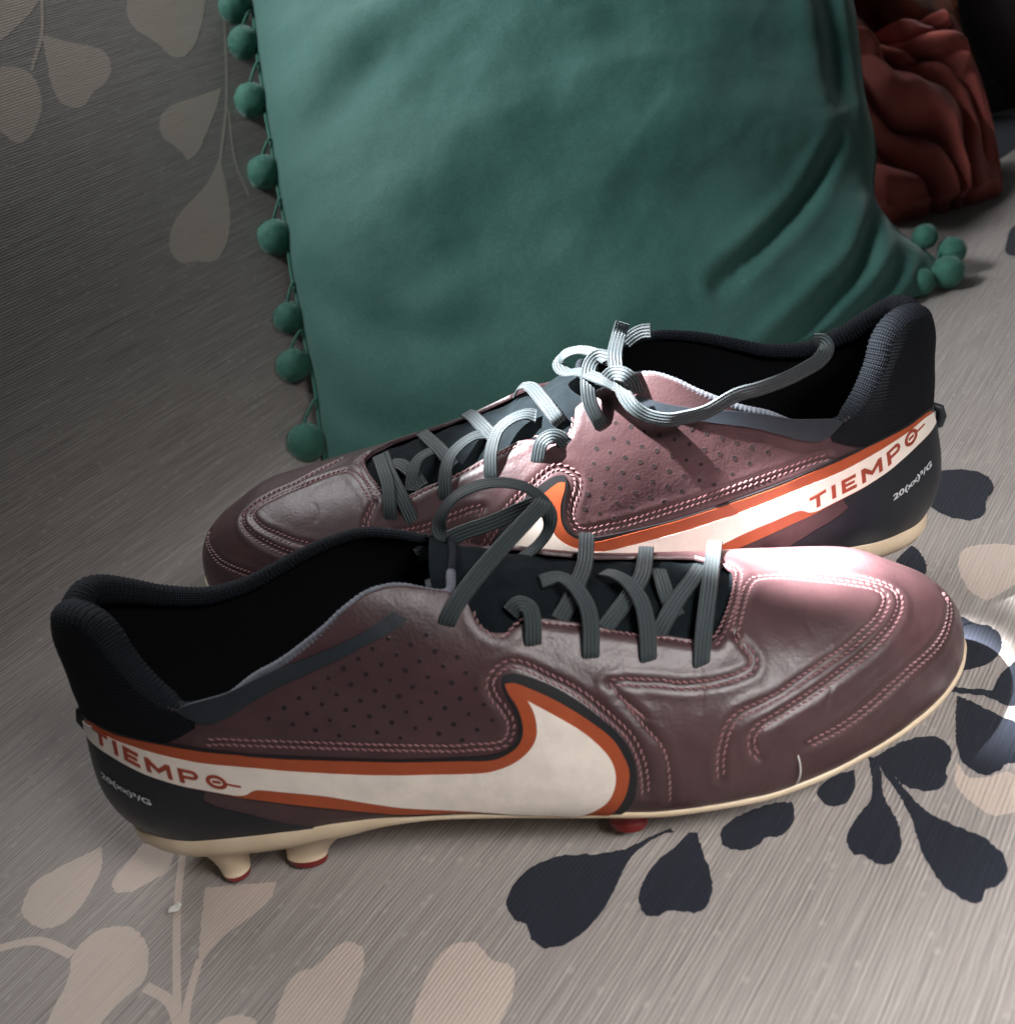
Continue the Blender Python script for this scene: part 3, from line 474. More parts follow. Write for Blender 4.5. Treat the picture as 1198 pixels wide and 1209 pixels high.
# laces: kind, then per point position (mm, boot frame), boot surface normal, facing direction
LACES = {'F': [['s',[[192.4,31.0,62.8,0.14,0.74,0.65,-0.14,0.83,0.55],[192.6,32.0,65.6,0.15,0.71,0.69,-0.14,0.83,0.54],[195.5,25.1,72.5,0.19,0.52,0.83,-0.15,0.84,0.52],[200.9,9.7,77.4,0.21,0.16,0.96,-0.16,0.86,0.48],[205.8,-7.5,76.6,0.19,-0.1,0.98,-0.17,0.87,0.46],[209.0,-19.6,75.0,0.14,-0.31,0.94,-0.17,0.88,0.45],[209.9,-22.8,74.9,0.14,-0.31,0.94,-0.17,0.88,0.45]]],['s',[[177.5,30.5,66.7,0.15,0.75,0.65,-0.09,0.84,0.54],[177.7,31.6,69.9,0.16,0.71,0.68,-0.09,0.84,0.54],[178.9,26.4,76.3,0.22,0.54,0.81,-0.1,0.85,0.51],[178.8,19.8,81.1,0.25,0.35,0.9,-0.1,0.86,0.49],[176.5,12.4,83.8,0.28,0.17,0.95,-0.09,0.87,0.48],[173.3,7.3,84.6,0.29,0.08,0.95,-0.08,0.88,0.47],[170.1,3.7,84.2,0.3,0.06,0.95,-0.07,0.88,0.47]]],['s',[[161.2,30.5,70.3,0.12,0.8,0.59,-0.04,0.84,0.53],[161.6,31.4,73.9,0.14,0.76,0.63,-0.04,0.85,0.53],[162.8,27.7,80.0,0.22,0.62,0.75,-0.05,0.86,0.51],[162.7,23.1,84.7,0.28,0.46,0.85,-0.05,0.87,0.49],[160.3,17.0,88.0,0.31,0.28,0.91,-0.04,0.88,0.47],[156.5,12.5,89.5,0.33,0.19,0.93,-0.03,0.89,0.46],[150.8,12.9,89.3,0.34,0.28,0.9,-0.01,0.88,0.47]]],['s',[[145.6,28.7,76.4,0.15,0.82,0.55,0.01,0.86,0.52],[145.9,29.8,79.9,0.17,0.78,0.59,0.01,0.86,0.51],[146.7,27.6,85.1,0.24,0.67,0.7,0.01,0.87,0.5],[146.2,25.1,88.0,0.28,0.58,0.76,0.01,0.87,0.49],[143.5,23.8,88.9,0.29,0.57,0.76,0.02,0.88,0.48],[140.8,24.0,86.7,0.26,0.66,0.7,0.02,0.87,0.49]]],['s',[[168.1,-16.3,88.2,0.25,-0.3,0.92,-0.06,0.9,0.43],[167.4,-12.2,87.9,0.25,-0.3,0.92,-0.06,0.9,0.44],[165.2,0.5,86.8,0.31,-0.03,0.95,-0.05,0.89,0.46],[161.6,12.1,86.4,0.32,0.23,0.92,-0.04,0.88,0.47],[158.1,18.8,84.3,0.28,0.46,0.84,-0.03,0.87,0.49],[154.2,22.5,80.9,0.24,0.63,0.74,-0.02,0.87,0.5]]],['s',[[186.7,-18.6,78.9,0.18,-0.31,0.94,-0.11,0.89,0.45],[185.6,-13.0,79.4,0.19,-0.26,0.95,-0.11,0.88,0.45],[181.7,4.9,81.9,0.25,0.06,0.97,-0.1,0.88,0.47],[177.8,12.2,81.2,0.27,0.24,0.93,-0.09,0.87,0.48],[173.9,17.2,80.0,0.27,0.38,0.88,-0.08,0.87,0.49],[166.7,23.6,76.3,0.22,0.61,0.76,-0.06,0.86,0.51]]],['s',[[201.6,-6.0,75.7,0.21,-0.02,0.98,-0.15,0.87,0.47],[197.1,4.5,77.7,0.21,0.1,0.97,-0.15,0.87,0.48],[190.3,14.7,77.3,0.22,0.3,0.93,-0.13,0.86,0.49],[184.4,22.7,74.8,0.21,0.5,0.84,-0.11,0.85,0.51],[180.9,25.1,71.1,0.2,0.61,0.76,-0.1,0.85,0.52]]],['s',[[187.7,-2.6,78.7,0.23,0.01,0.97,-0.12,0.88,0.47],[187.3,7.2,79.1,0.24,0.15,0.96,-0.12,0.87,0.48],[187.5,14.3,77.0,0.23,0.32,0.92,-0.12,0.86,0.49],[189.1,18.6,73.4,0.21,0.46,0.86,-0.13,0.85,0.51]]],['l',[[124.7,-8.0,95.7,0,0,0,0.07,0.9,0.42],[122.7,-8.0,100.8,0,0,0,0.08,0.91,0.41],[124.2,-8.0,106.4,0,0,0,0.07,0.92,0.4],[128.7,-8.0,111.3,0,0,0,0.06,0.92,0.38],[135.7,-8.0,113.9,0,0,0,0.04,0.93,0.38],[143.0,-8.0,114.0,0,0,0,0.02,0.93,0.38],[150.0,-8.0,111.6,0,0,0,-0.01,0.92,0.38],[154.8,-8.0,107.0,0,0,0,-0.02,0.92,0.4],[156.8,-8.0,101.1,0,0,0,-0.03,0.91,0.41],[155.7,-8.0,95.5,0,0,0,-0.02,0.91,0.42],[151.7,-8.0,90.9,0,0,0,-0.01,0.9,0.44],[146.4,-8.0,87.7,0,0,0,0.01,0.9,0.44],[139.3,-8.0,83.5,0,0,0,0.03,0.89,0.45]]],['c',[[122.0,26.4,86.2,0.12,0.87,0.48,0.09,0.87,0.49],[123.2,28.2,89.8,0.16,0.83,0.54,0.08,0.87,0.48],[127.2,26.0,94.5,0,0,0,0.07,0.88,0.47],[133.4,20.0,98.4,0,0,0,0.05,0.89,0.45],[141.2,12.0,101.9,0,0,0,0.02,0.9,0.43],[148.6,5.0,105.0,0,0,0,-0.0,0.91,0.42],[154.3,-3.0,106.1,0,0,0,-0.02,0.91,0.4],[155.9,-7.0,106.3,0,0,0,-0.02,0.92,0.4]]],['c',[[113.6,-14.0,91.2,0,0,0,0.1,0.9,0.43],[121.8,-14.0,94.3,0,0,0,0.08,0.9,0.42],[129.2,-14.0,96.6,0,0,0,0.06,0.91,0.41],[138.7,-14.0,98.4,0,0,0,0.03,0.91,0.41],[147.2,-14.0,100.8,0,0,0,0.0,0.91,0.41],[154.4,-14.0,102.7,0,0,0,-0.02,0.92,0.4]]],['l',[[116.3,4.0,89.5,0,0,0,0.1,0.89,0.45],[123.1,4.0,90.0,0,0,0,0.08,0.89,0.45],[131.0,4.0,90.6,0,0,0,0.05,0.89,0.45],[135.8,4.0,91.5,0,0,0,0.04,0.89,0.45]]]],'B': [['s',[[199.0,31.1,61.5,0.14,0.75,0.65,-0.2,0.89,0.42],[198.2,30.9,66.3,0.16,0.67,0.73,-0.2,0.89,0.41],[198.0,27.8,70.5,0.18,0.57,0.81,-0.2,0.9,0.39],[198.6,22.4,73.9,0.2,0.43,0.88,-0.2,0.9,0.38],[200.6,15.0,76.0,0.21,0.27,0.94,-0.2,0.91,0.37],[204.6,0.1,76.0,0.21,0.04,0.98,-0.2,0.91,0.36]]],['s',[[203.2,-1.6,75.9,0.21,0.03,0.98,-0.2,0.91,0.35],[198.2,16.9,75.0,0.21,0.34,0.92,-0.2,0.91,0.37],[193.6,28.1,70.0,0.18,0.6,0.78,-0.19,0.9,0.4],[190.7,33.3,63.4,0.14,0.76,0.64,-0.18,0.89,0.42],[189.9,34.6,58.9,0.12,0.82,0.56,-0.18,0.89,0.43]]],['s',[[178.3,30.8,66.4,0.15,0.75,0.64,-0.15,0.9,0.41],[177.7,31.1,70.4,0.17,0.7,0.69,-0.15,0.9,0.4],[177.0,27.9,75.9,0.22,0.57,0.79,-0.15,0.91,0.38],[174.8,23.7,80.7,0.26,0.42,0.87,-0.14,0.92,0.37],[170.6,20.2,83.5,0.28,0.33,0.9,-0.13,0.92,0.36],[166.0,17.2,84.7,0.3,0.3,0.91,-0.12,0.93,0.36],[162.2,15.9,84.4,0.3,0.36,0.88,-0.11,0.93,0.36]]],['s',[[190.6,24.3,70.6,0.19,0.57,0.8,-0.18,0.9,0.39],[189.2,20.0,75.7,0.22,0.41,0.88,-0.18,0.91,0.38],[187.1,16.1,78.7,0.23,0.29,0.93,-0.17,0.92,0.37],[183.1,13.6,79.9,0.25,0.25,0.94,-0.16,0.92,0.36],[180.7,12.2,79.3,0.26,0.28,0.93,-0.15,0.92,0.36]]],['s',[[161.4,29.7,71.5,0.13,0.79,0.6,-0.11,0.91,0.4],[161.0,29.8,75.7,0.17,0.73,0.67,-0.11,0.92,0.39],[159.8,27.3,82.0,0.24,0.59,0.77,-0.1,0.92,0.37],[156.8,23.5,87.6,0.29,0.42,0.86,-0.09,0.93,0.36],[151.9,21.0,90.3,0.32,0.34,0.88,-0.08,0.93,0.35],[146.7,19.4,90.9,0.34,0.39,0.86,-0.07,0.94,0.35],[143.1,19.1,89.6,0.32,0.49,0.81,-0.06,0.94,0.35]]],['s',[[145.0,29.9,74.7,0.12,0.86,0.5,-0.06,0.92,0.39],[144.0,30.8,79.0,0.15,0.82,0.56,-0.06,0.92,0.38],[142.0,31.0,84.2,0.2,0.76,0.62,-0.05,0.93,0.37],[138.6,30.5,85.9,0.21,0.76,0.62,-0.05,0.93,0.37],[135.6,29.9,84.5,0.17,0.81,0.57,-0.04,0.93,0.37],[134.1,29.6,81.8,0.13,0.85,0.51,-0.03,0.93,0.38]]],['s',[[188.4,-10.3,78.7,0.21,-0.13,0.97,-0.16,0.92,0.34],[182.0,8.1,81.0,0.25,0.13,0.96,-0.15,0.92,0.35],[178.2,16.1,80.2,0.26,0.31,0.91,-0.15,0.92,0.36],[174.3,22.9,76.8,0.23,0.53,0.82,-0.14,0.92,0.38]]],['s',[[170.2,-8.5,84.7,0.28,-0.15,0.95,-0.12,0.93,0.33],[166.8,0.2,85.7,0.3,-0.02,0.95,-0.11,0.93,0.34],[162.7,12.5,86.2,0.31,0.22,0.92,-0.11,0.93,0.35],[159.5,17.7,84.3,0.29,0.42,0.86,-0.1,0.93,0.36]]],['s',[[150.8,-3.8,90.3,0.33,-0.1,0.94,-0.07,0.94,0.33],[148.2,-2.3,93.7,0.33,-0.13,0.93,-0.07,0.94,0.32],[144.4,0.8,94.1,0.35,-0.09,0.93,-0.06,0.94,0.32],[140.4,15.7,94.3,0.36,0.28,0.89,-0.05,0.94,0.33],[136.6,23.5,90.6,0.28,0.62,0.74,-0.04,0.94,0.35],[134.8,24.1,87.5,0.23,0.72,0.66,-0.03,0.93,0.36]]],['s',[[198.8,8.5,75.8,0.21,0.21,0.95,-0.19,0.91,0.36],[193.9,13.7,76.5,0.22,0.28,0.94,-0.18,0.91,0.37],[188.8,20.8,74.5,0.21,0.46,0.86,-0.17,0.91,0.38],[186.4,24.5,71.5,0.2,0.58,0.79,-0.17,0.91,0.39]]],['c',[[120.8,27.5,84.5,0.09,0.9,0.43,0.0,0.93,0.37],[121.7,29.1,87.6,0.12,0.87,0.48,0.0,0.93,0.36],[123.9,28.6,94.4,0.22,0.73,0.64,-0.01,0.94,0.35],[123.9,26.4,100.8,0.32,0.49,0.81,-0.01,0.94,0.33],[122.4,21.0,105.3,0.38,0.14,0.91,-0.0,0.95,0.31],[119.4,18.2,107.1,0.39,0.04,0.92,0.01,0.95,0.31],[115.9,22.4,107.3,0.39,0.23,0.89,0.02,0.95,0.31]]],['l',[[116.0,22.4,106.6,0.38,0.27,0.88,0.02,0.95,0.31],[119.9,13.7,107.0,0.38,-0.02,0.92,0.01,0.95,0.3],[125.3,10.3,107.9,0.37,-0.14,0.92,-0.01,0.95,0.3],[130.5,10.2,107.0,0.37,-0.14,0.92,-0.02,0.95,0.3],[132.8,9.9,103.6,0.36,-0.13,0.92,-0.03,0.95,0.31],[130.7,15.3,102.3,0.37,0.01,0.93,-0.02,0.95,0.31],[125.6,21.0,103.5,0.37,0.18,0.91,-0.01,0.95,0.32],[119.9,28.8,102.9,0.32,0.52,0.79,0.01,0.95,0.32],[114.9,31.2,100.4,0.25,0.72,0.64,0.02,0.94,0.33]]],['c',[[114.1,28.9,105.3,0.33,0.54,0.78,0.02,0.95,0.32],[113.6,24.1,109.4,0.4,0.18,0.9,0.02,0.95,0.3],[111.4,12.0,111.1,0.41,-0.13,0.9,0.03,0.96,0.29],[109.4,11.8,115.6,0.44,-0.13,0.89,0.03,0.96,0.28]]],['c',[[108.8,2.1,105.7,0.42,0.08,0.9,0.03,0.95,0.3],[105.8,4.1,108.2,0.44,0.06,0.9,0.04,0.96,0.29],[103.1,5.0,109.4,0.46,0.08,0.89,0.05,0.96,0.29],[100.1,7.1,109.8,0.46,0.22,0.86,0.06,0.96,0.29]]],['c',[[117.5,28.1,102.3,0.31,0.58,0.75,0.01,0.95,0.33],[115.2,31.5,104.9,0.32,0.57,0.76,0.02,0.95,0.32],[112.1,34.3,105.0,0.29,0.67,0.69,0.03,0.95,0.32],[109.5,34.2,101.9,0.23,0.78,0.58,0.04,0.94,0.33],[108.6,31.7,97.1,0.17,0.86,0.48,0.04,0.94,0.34]]],['d',[[113.0,30.1,102.3,0.27,0.68,0.68,0.03,0.94,0.33],[112.8,34.1,99.2,0.2,0.8,0.56,0.03,0.94,0.34],[110.5,37.1,94.8,0.12,0.9,0.42,0.03,0.94,0.35],[106.2,37.9,91.0,0.07,0.95,0.32,0.04,0.93,0.36],[99.9,38.9,89.0,0.04,0.97,0.24,0.06,0.93,0.37],[94.0,39.0,89.0,0.02,0.98,0.2,0.08,0.93,0.37],[86.7,38.9,90.0,0.0,0.99,0.17,0.1,0.93,0.36],[77.4,39.2,94.1,0.01,0.99,0.16,0.13,0.93,0.35],[70.4,39.9,95.4,-0.01,0.99,0.15,0.15,0.93,0.35],[62.3,40.4,97.4,-0.05,0.99,0.15,0.17,0.92,0.34],[55.3,40.5,100.0,-0.06,0.99,0.15,0.19,0.92,0.34],[50.9,40.8,102.5,-0.06,0.99,0.16,0.2,0.92,0.33],[48.7,40.1,105.6,-0.07,0.98,0.17,0.21,0.92,0.32],[49.2,37.9,107.4,-0.06,0.98,0.19,0.2,0.93,0.31],[51.1,36.1,107.4,-0.05,0.98,0.2,0.2,0.93,0.31]]]]}
POSES = {'F': (-151.554, -169.524, -0.05278, 0.06591, -0.11715), 'B': (156.616, -115.398, 3.0051, -0.04414, 0.09802)}
KU, KV = 450.0, 180.0
RIM_L = [(0,.344),(.06,.345),(.1,.345),(.135,.34),(.165,.328),(.185,.308),(.198,.278),(.217,.243),(.235,.218),(.255,.205),(.29,.217),(.313,.243),(.3325,.266),(.358,.31),(.372,.342),(.386,.372),(.397,.388),(.408,.396),(.4325,.3975)]
EYE_L = [(.444,.3825),(.4475,.3513),(.455,.3375),(.4633,.3387),(.4708,.35),(.4783,.36),(.4867,.3675),(.5092,.3625),(.5292,.35),(.54,.3425),(.56,.3375),(.576,.326),(.588,.3185),(.597,.337),(.6058,.38),(.6167,.445),(.621,.5)]
RIM_M = [(0,.656),(.06,.659),(.11,.678),(.163,.709),(.2,.733),(.242,.753),(.268,.753),(.292,.744),(.313,.725),(.339,.69),(.359,.662),(.379,.63),(.397,.61),(.42,.603),(.4325,.603)]
EYE_M = [(.444,.612),(.455,.625),(.466,.615),(.48,.585),(.4942,.562),(.5283,.567),(.55,.578),(.575,.575),(.5983,.571),(.6133,.534),(.6195,.51),(.621,.5)]
_el = np.array(RIM_L+EYE_L); _em = np.array(RIM_M+EYE_M)
VL = lambda u: np.interp(u, _el[:, 0], _el[:, 1])
VM = lambda u: np.interp(u, _em[:, 0], _em[:, 1])
RIM_R = lambda u, lat: np.interp(u, [0, .1, .19, .235, .255, .29, .4325], [5.4, 5.2, 4.6, 3.9, 2.4, 1.35, 1.35]) if lat else np.interp(u, [0, .11, .2, .3, .36, .4325], [5.4, 5.0, 3.6, 2.6, 2.0, 1.35])
BAND = [(.0792,.175),(.1292,.16),(.1733,.1413),(.2042,.1237),(.2358,.1062),(.2692,.0887),(.285,.0775),(.31,.064)]
TINY = [(.1158,.1125),(.1533,.0975),(.1742,.0875),(.1983,.0762)]
DOUBLE = ['s_toe_inner', 's_toe_outer', 's_bumper', 's_eyestay', 's_swoosh', 's_throat']
SINGLE = ['s_vamp', 's_eye_edge', 's_notch']

def dense_uv(P, step=0.5):
    P = np.asarray(P, float)*(KU, KV)
    return catmull(P, step)/(KU, KV)
_groove = []
for k in DOUBLE+SINGLE:
    q = dense_uv(FEAT[k], 0.6); _groove.append((S(q[:, 0], q[:, 1]), 0.5 if k in DOUBLE else 0.35, 1.3 if k in DOUBLE else 0.8))
for k in CREASE:
    q = dense_uv(k, 0.4); _groove.append((S(q[:, 0], q[:, 1]), 0.16, 0.7))
_kd = []
for P, a, w in _groove:
    kd = kdtree.KDTree(len(P))
    for i, p in enumerate(P): kd.insert(p, i)
    kd.balance(); _kd.append((kd, a, w, P.min(0)-6, P.max(0)+6))
def lowfreq(p): return 0.35*noise.noise(Vector(p)*0.045)+0.12*noise.noise(Vector(p)*0.16)
def disp(P):
    "leather relief: sinks along the seams, swells between them, a few flex creases"
    P = np.asarray(P); out = np.zeros(len(P))
    for kd, a, w, lo, hi in _kd:
        idx = np.where(np.all((P > lo) & (P < hi), axis=1))[0]
        for i in idx:
            d = kd.find(P[i])[2]
            if d < 6: out[i] += -a*math.exp(-(d/w)**2)+(0.2*math.exp(-((d-2.9)/1.4)**2) if a > .2 else 0)
    for i in range(len(P)):
        p = P[i]
        out[i] += lowfreq(p)
    return out
def on(u, v, off=0.0):
    u = np.asarray(u, float); v = np.asarray(v, float)
    return S(u, v)+SN(u, v)*np.asarray(off)[..., None]

class Boot:
    def __init__(s, key):
        s.key = key; s.sg = -1.0 if key == 'F' else 1.0
        x, y, yaw, pit, rol = POSES[key]
        Rm = Matrix.Rotation(yaw, 4, 'Z') @ Matrix.Rotation(pit, 4, 'Y') @ Matrix.Rotation(rol, 4, 'X')
        s.M = Matrix.Translation((x*MM, y*MM, 0)) @ Rm
        s.root = empty("football_boot", s.M)
    def m(s, name, V, F, mat, parent=None, **k):
        V = np.asarray(V, float)*np.array([1, s.sg, 1])
        return mesh(name, V, F, mat, parent or s.root, flip=(s.sg < 0), **k)
    def patch(s, name, poly, off, mat, cell=2.0, thick=0.55, smooth_it=2, parent=None, puff=0.0, med=False, keep=55):
        P = chaikin(np.asarray(poly, float)*(KU, KV), smooth_it, keep) if smooth_it else np.asarray(poly, float)*(KU, KV)
        W, F = fill(P, cell); n = len(W); u = W[:, 0]/KU; v = W[:, 1]/KV
        if med: v = 1-v
        E = border(F); o = np.full(n, off)
        if puff:
            ed = W[sorted({a for e in E for a in e})]
            for i in range(n): o[i] += puff*min(1.0, np.min(np.hypot(*(ed-W[i]).T))/6.0)**0.6
        lowf = np.array([lowfreq(p) for p in S(u, v)]); o = o+lowf
        V = on(u, v, o); loop = sorted({a for e in E for a in e}); mp = {a: n+i for i, a in enumerate(loop)}
        nl = len(loop); V = np.concatenate([V, on(u[loop], v[loop], lowf[loop]+off-thick), V[loop]])
        F = list(F)+[(mp[b]+nl, mp[a]+nl, mp[a], mp[b]) for a, b in E]
        uv = np.concatenate([W, W[loop], W[loop]])
        return s.m(name, V, F, mat, parent, uv=uv)
    # ------------------------------------------------ shell
    def upper(s):
        us = np.unique(np.concatenate([np.linspace(0, .15, 40), np.linspace(.15, .57, 190), np.linspace(.57, .8, 170), np.linspace(.8, 1, 70), _el[:, 0], _em[:, 0]]))
        nt = 112; n = len(us); V = []; F = []
        t = np.linspace(0, 1, nt)
        for side in (0, 1):
            U = np.repeat(us[:, None], nt, 1)
            vv = VL(us)[:, None]*t[None] if side == 0 else VM(us)[:, None]+(1-VM(us))[:, None]*(1-t)[None]
            P = S(U, vv); N = SN(U, vv)
            d = disp(P.reshape(-1, 3)).reshape(n, nt) if BOOT_SHELL.get(side) is None else BOOT_SHELL[side]
            BOOT_SHELL[side] = d
            P = P+N*d[..., None]
            lip = P[:, -1]-N[:, -1]*1.5
            P = np.concatenate([P, lip[:, None]], 1)
            # past the throat the two halves meet: no lip there
            P[us > .6212, -1] = P[us > .6212, -2]
            f = gridfaces(n, nt+1, False, side*n*(nt+1))
            F += f if side == 0 else [tuple(reversed(q)) for q in f]
            V.append(P.reshape(-1, 3))
        o = s.m("upper", np.concatenate(V), F, M_leather)
        bm = bmesh.new(); bm.from_mesh(o.data); bmesh.ops.remove_doubles(bm, verts=bm.verts, dist=2e-6); bm.to_mesh(o.data); bm.free()
        return o
    def inside(s):
        us = np.linspace(0, .66, 90); mb = MB()
        for side in (0, 1):
            t = np.linspace(0, 1, 26); vv = .02+(VL(us)-.02)[:, None]*t if side == 0 else .98-(.98-VM(us))[:, None]*t
            U = np.repeat(us[:, None], 26, 1); off = -3.0+0*U
            mb.add(on(U, vv, off).reshape(-1, 3), gridfaces(90, 26))
        s.m("collar_lining", np.concatenate(mb.V), mb.F, M_lining, uv=np.concatenate([np.stack(np.meshgrid(us*KU, np.linspace(0, 60, 26), indexing='ij'), -1).reshape(-1, 2)]*2))
        us = np.linspace(0.005, .9, 60); w = np.linspace(0, 1, 12); A = S(us, us*0+.03); B = S(us, us*0+.97)
        P = A[:, None]*(1-w)[None, :, None]+B[:, None]*w[None, :, None]; P[..., 2] += 4.5-2.0*np.sin(w*math.pi)[None]
        s.m("insole", P.reshape(-1, 3), gridfaces(60, 12), M_lining, uv=P.reshape(-1, 3)[:, :2])
        us = np.linspace(.425, .634, 70); w = np.linspace(0, 1, 40); a = VL(us)-.07; b = VM(us)+.07
        vv = a[:, None]*(1-w)+b[:, None]*w; U = np.repeat(us[:, None], 40, 1)
        off = -3.2+1.3*np.sin(w*math.pi)[None]+0.5*np.sin(us*210)[:, None]*np.sin(w*math.pi)[None]
        s.m("tongue", on(U, vv, off).reshape(-1, 3), gridfaces(70, 40), M_tongue)
    def rim(s):
        L = [(u, v, RIM_R(u, True)) for u, v in RIM_L]+[(.437, .44, 1.3), (.439, .5, 1.3), (.437, .56, 1.3)]+[(u, v, RIM_R(u, False)) for u, v in RIM_M[::-1]][:-1]
        L = np.array(L); P = S(L[:, 0], L[:, 1]); N = SN(L[:, 0], L[:, 1]); r = L[:, 2:3]
        P = P-N*r*0.85; P[:, 2] -= r[:, 0]*0.3
        C = catmull(np.concatenate([P, r], 1), 0.32, True)
        d = np.linalg.norm(np.diff(C[:, :3], axis=0, append=C[:1, :3]), axis=1); arc = np.cumsum(d)
        n = len(C); T = unit(np.roll(C[:, :3], -3, 0)-np.roll(C[:, :3], 3, 0)); seg = 18
        Z = np.array([0, 0, 1.0]); V = []; UVs = []
        for i in range(n):
            A = unit(np.cross(T[i], Z)); B = np.cross(A, T[i])
            rr = C[i, 3]
            for k in range(seg):
                a = 2*math.pi*k/seg; ph = 0 if k % 2 else math.pi
                q = rr+(0.16 if rr > 2 else 0.12)*math.sin(2*math.pi*arc[i]/1.55+ph*0.5)
                V.append(C[i, :3]+q*(math.cos(a)*A+math.sin(a)*B)); UVs.append((arc[i], a*rr))
        V = np.array(V); F = gridfaces(n, seg, True)+[((n-1)*seg+j, j, (j+1) % seg, (n-1)*seg+(j+1) % seg) for j in range(seg)]
        front = np.argmin(np.abs(C[:, 1])+1e3*(C[:, 0] < 100)); split = np.array([C[i, 3] < 1.6 and C[i, 1] > 14 for i in range(n)])
        Fa = [f for f in F if not split[f[0]//seg]]; Fb = [f for f in F if split[f[0]//seg]]
        for nm, ff, mt in (("padded_collar", Fa, M_knit), ("collar_binding", Fb, M_rib)):
            ids = sorted({i for f in ff for i in f}); mp = {a: b for b, a in enumerate(ids)}
            s.m(nm, V[ids], [tuple(mp[i] for i in f) for f in ff], mt, uv=np.array(UVs)[ids])
    def overlays(s):
        low = [(.264,.196),(.262,.182),(.235,.164),(.1967,.177),(.1567,.187),(.1142,.1995),(.0833,.2),(0,.205)]
        s.patch("collar_panel", [(0,.335)]+[(u, v-.004) for u, v in RIM_L[1:10]]+low, .5, M_panel, puff=.7, cell=2.4)
        s.patch("collar_panel", [(0,.335)]+[(u, 1-v-.004) for u, v in RIM_M[1:8]]+[(.3,.19),(.235,.164),(.1142,.1995),(0,.205)], .5, M_panel, puff=.7, cell=3, med=True)
        cn = [(0,0),(0,.203),(.088,.198),(.17,.16),(.235,.118),(.258,.093),(.252,.078),(.262,.064),(.29,.042),(.325,.0)]
        s.patch("heel_counter", cn, .35, M_counter, cell=3, smooth_it=1); s.patch("heel_counter", cn, .35, M_counter, cell=3, smooth_it=1, med=True)
        s.patch("edge_trim", FEAT['trim'], .85, M_trim, cell=1.6, thick=1.0)
        em = s.patch("emblem", FEAT['black'], .7, M_black, cell=2.5, smooth_it=2)
        s.patch("emblem_border", FEAT['orange'], .88, M_orange, cell=2.2, thick=.2, parent=em)
        s.patch("emblem_fill", FEAT['white'], 1.03, M_white, cell=2.2, thick=.2, parent=em)
        hz = np.linspace(28, 96, 24); P = np.stack([_HX(hz)-1.0, 0*hz, hz], 1); mb = MB()
        for y in (-3.2, -1.6, 0, 1.6, 3.2): mb.V.append(P+np.array([0.35*abs(y)**1.1*0.3, y, 0]))
        V = np.stack(mb.V, 0).reshape(-1, 3); s.m("heel_strip", V, gridfaces(5, 24), M_leather)
        q = np.array([_HX(60.0)-1.2, 0, 60.0]); a, f = tube(np.array([q+(1.5, 0, 5), q+(-1.6, 0, 3), q+(-2.2, 0, 0), q+(-1.4, 0, -3), q+(1.2, 0, -4)]), [1.2, 1.7, 1.9, 1.7, 1.0], 10)
        s.m("heel_loop", a, f, M_trim)
    # ------------------------------------------------ lettering
    def curve_map(s, base, up, start, rev, off):
        q = catmull(np.asarray(base, float)*(KU, KV), 0.3)/(KU, KV); q[:, 1] += up
        P = S(q[:, 0], q[:, 1]); arc = np.concatenate([[0], np.cumsum(np.linalg.norm(np.diff(P, axis=0), axis=1))])
        def f(g):
            g = np.asarray(g, float); sx = (arc[-1]-start-g[:, 0]) if rev else start+g[:, 0]
            u = np.interp(sx, arc, q[:, 0]); v = np.interp(sx, arc, q[:, 1])
            k = np.linalg.norm(S(u, v+.02)-S(u, v), axis=1)/.02
            vq = v+g[:, 1]/k; return on(u, vq, np.array([lowfreq(p) for p in S(u, vq)])+off)
        return f, arc[-1]
    def glyph(s, name, polys, f, f0, mat, parent=None):
        mb = MB()
        for p in polys:
            W, F = fill(p, 0.8); n = len(W); E = border(F); V = np.concatenate([f(W), f0(W)])
            mb.add(V, list(F)+[(b, a, a+n, b+n) for a, b in E])
        return s.m(name, np.concatenate(mb.V), mb.F, mat, parent, smooth=False)
    def lettering(s):
        rev = s.sg > 0; h = 5.0; w = 1.15
        rect = lambda x0, y0, x1, y1: [(x0, y0), (x1, y0), (x1, y1), (x0, y1)]
        ring = lambda cx, cy, rx, ry, t, a0=0, a1=360: [(cx+rx*math.cos(R_(a)), cy+ry*math.sin(R_(a))) for a in np.linspace(a0, a1, 40)]+[(cx+(rx-t)*math.cos(R_(a)), cy+(ry-t)*math.sin(R_(a))) for a in np.linspace(a1, a0, 40)]
        G = []; x = 0.0
        G.append([[(x,h),(x,h-w),(x+2.1,h-w),(x+2.1,0),(x+3.3,0),(x+3.3,h-w),(x+5.4,h-w),(x+5.4,h)]]); x += 7.2
        G.append([rect(x, 0, x+1.25, h)]); x += 3.2
        G.append([[(x,0),(x+4.6,0),(x+4.6,w),(x+1.2,w),(x+1.2,(h-w*.8)/2),(x+4.1,(h-w*.8)/2),(x+4.1,(h+w*.8)/2),(x+1.2,(h+w*.8)/2),(x+1.2,h-w),(x+4.6,h-w),(x+4.6,h),(x,h)]]); x += 6.5
        G.append([[(x,0),(x+1.2,0),(x+1.2,h*.62),(x+3.5,h*.18),(x+5.8,h*.62),(x+5.8,0),(x+7.0,0),(x+7.0,h),(x+5.8,h),(x+3.5,h*.5),(x+1.2,h),(x,h)]]); x += 9.0
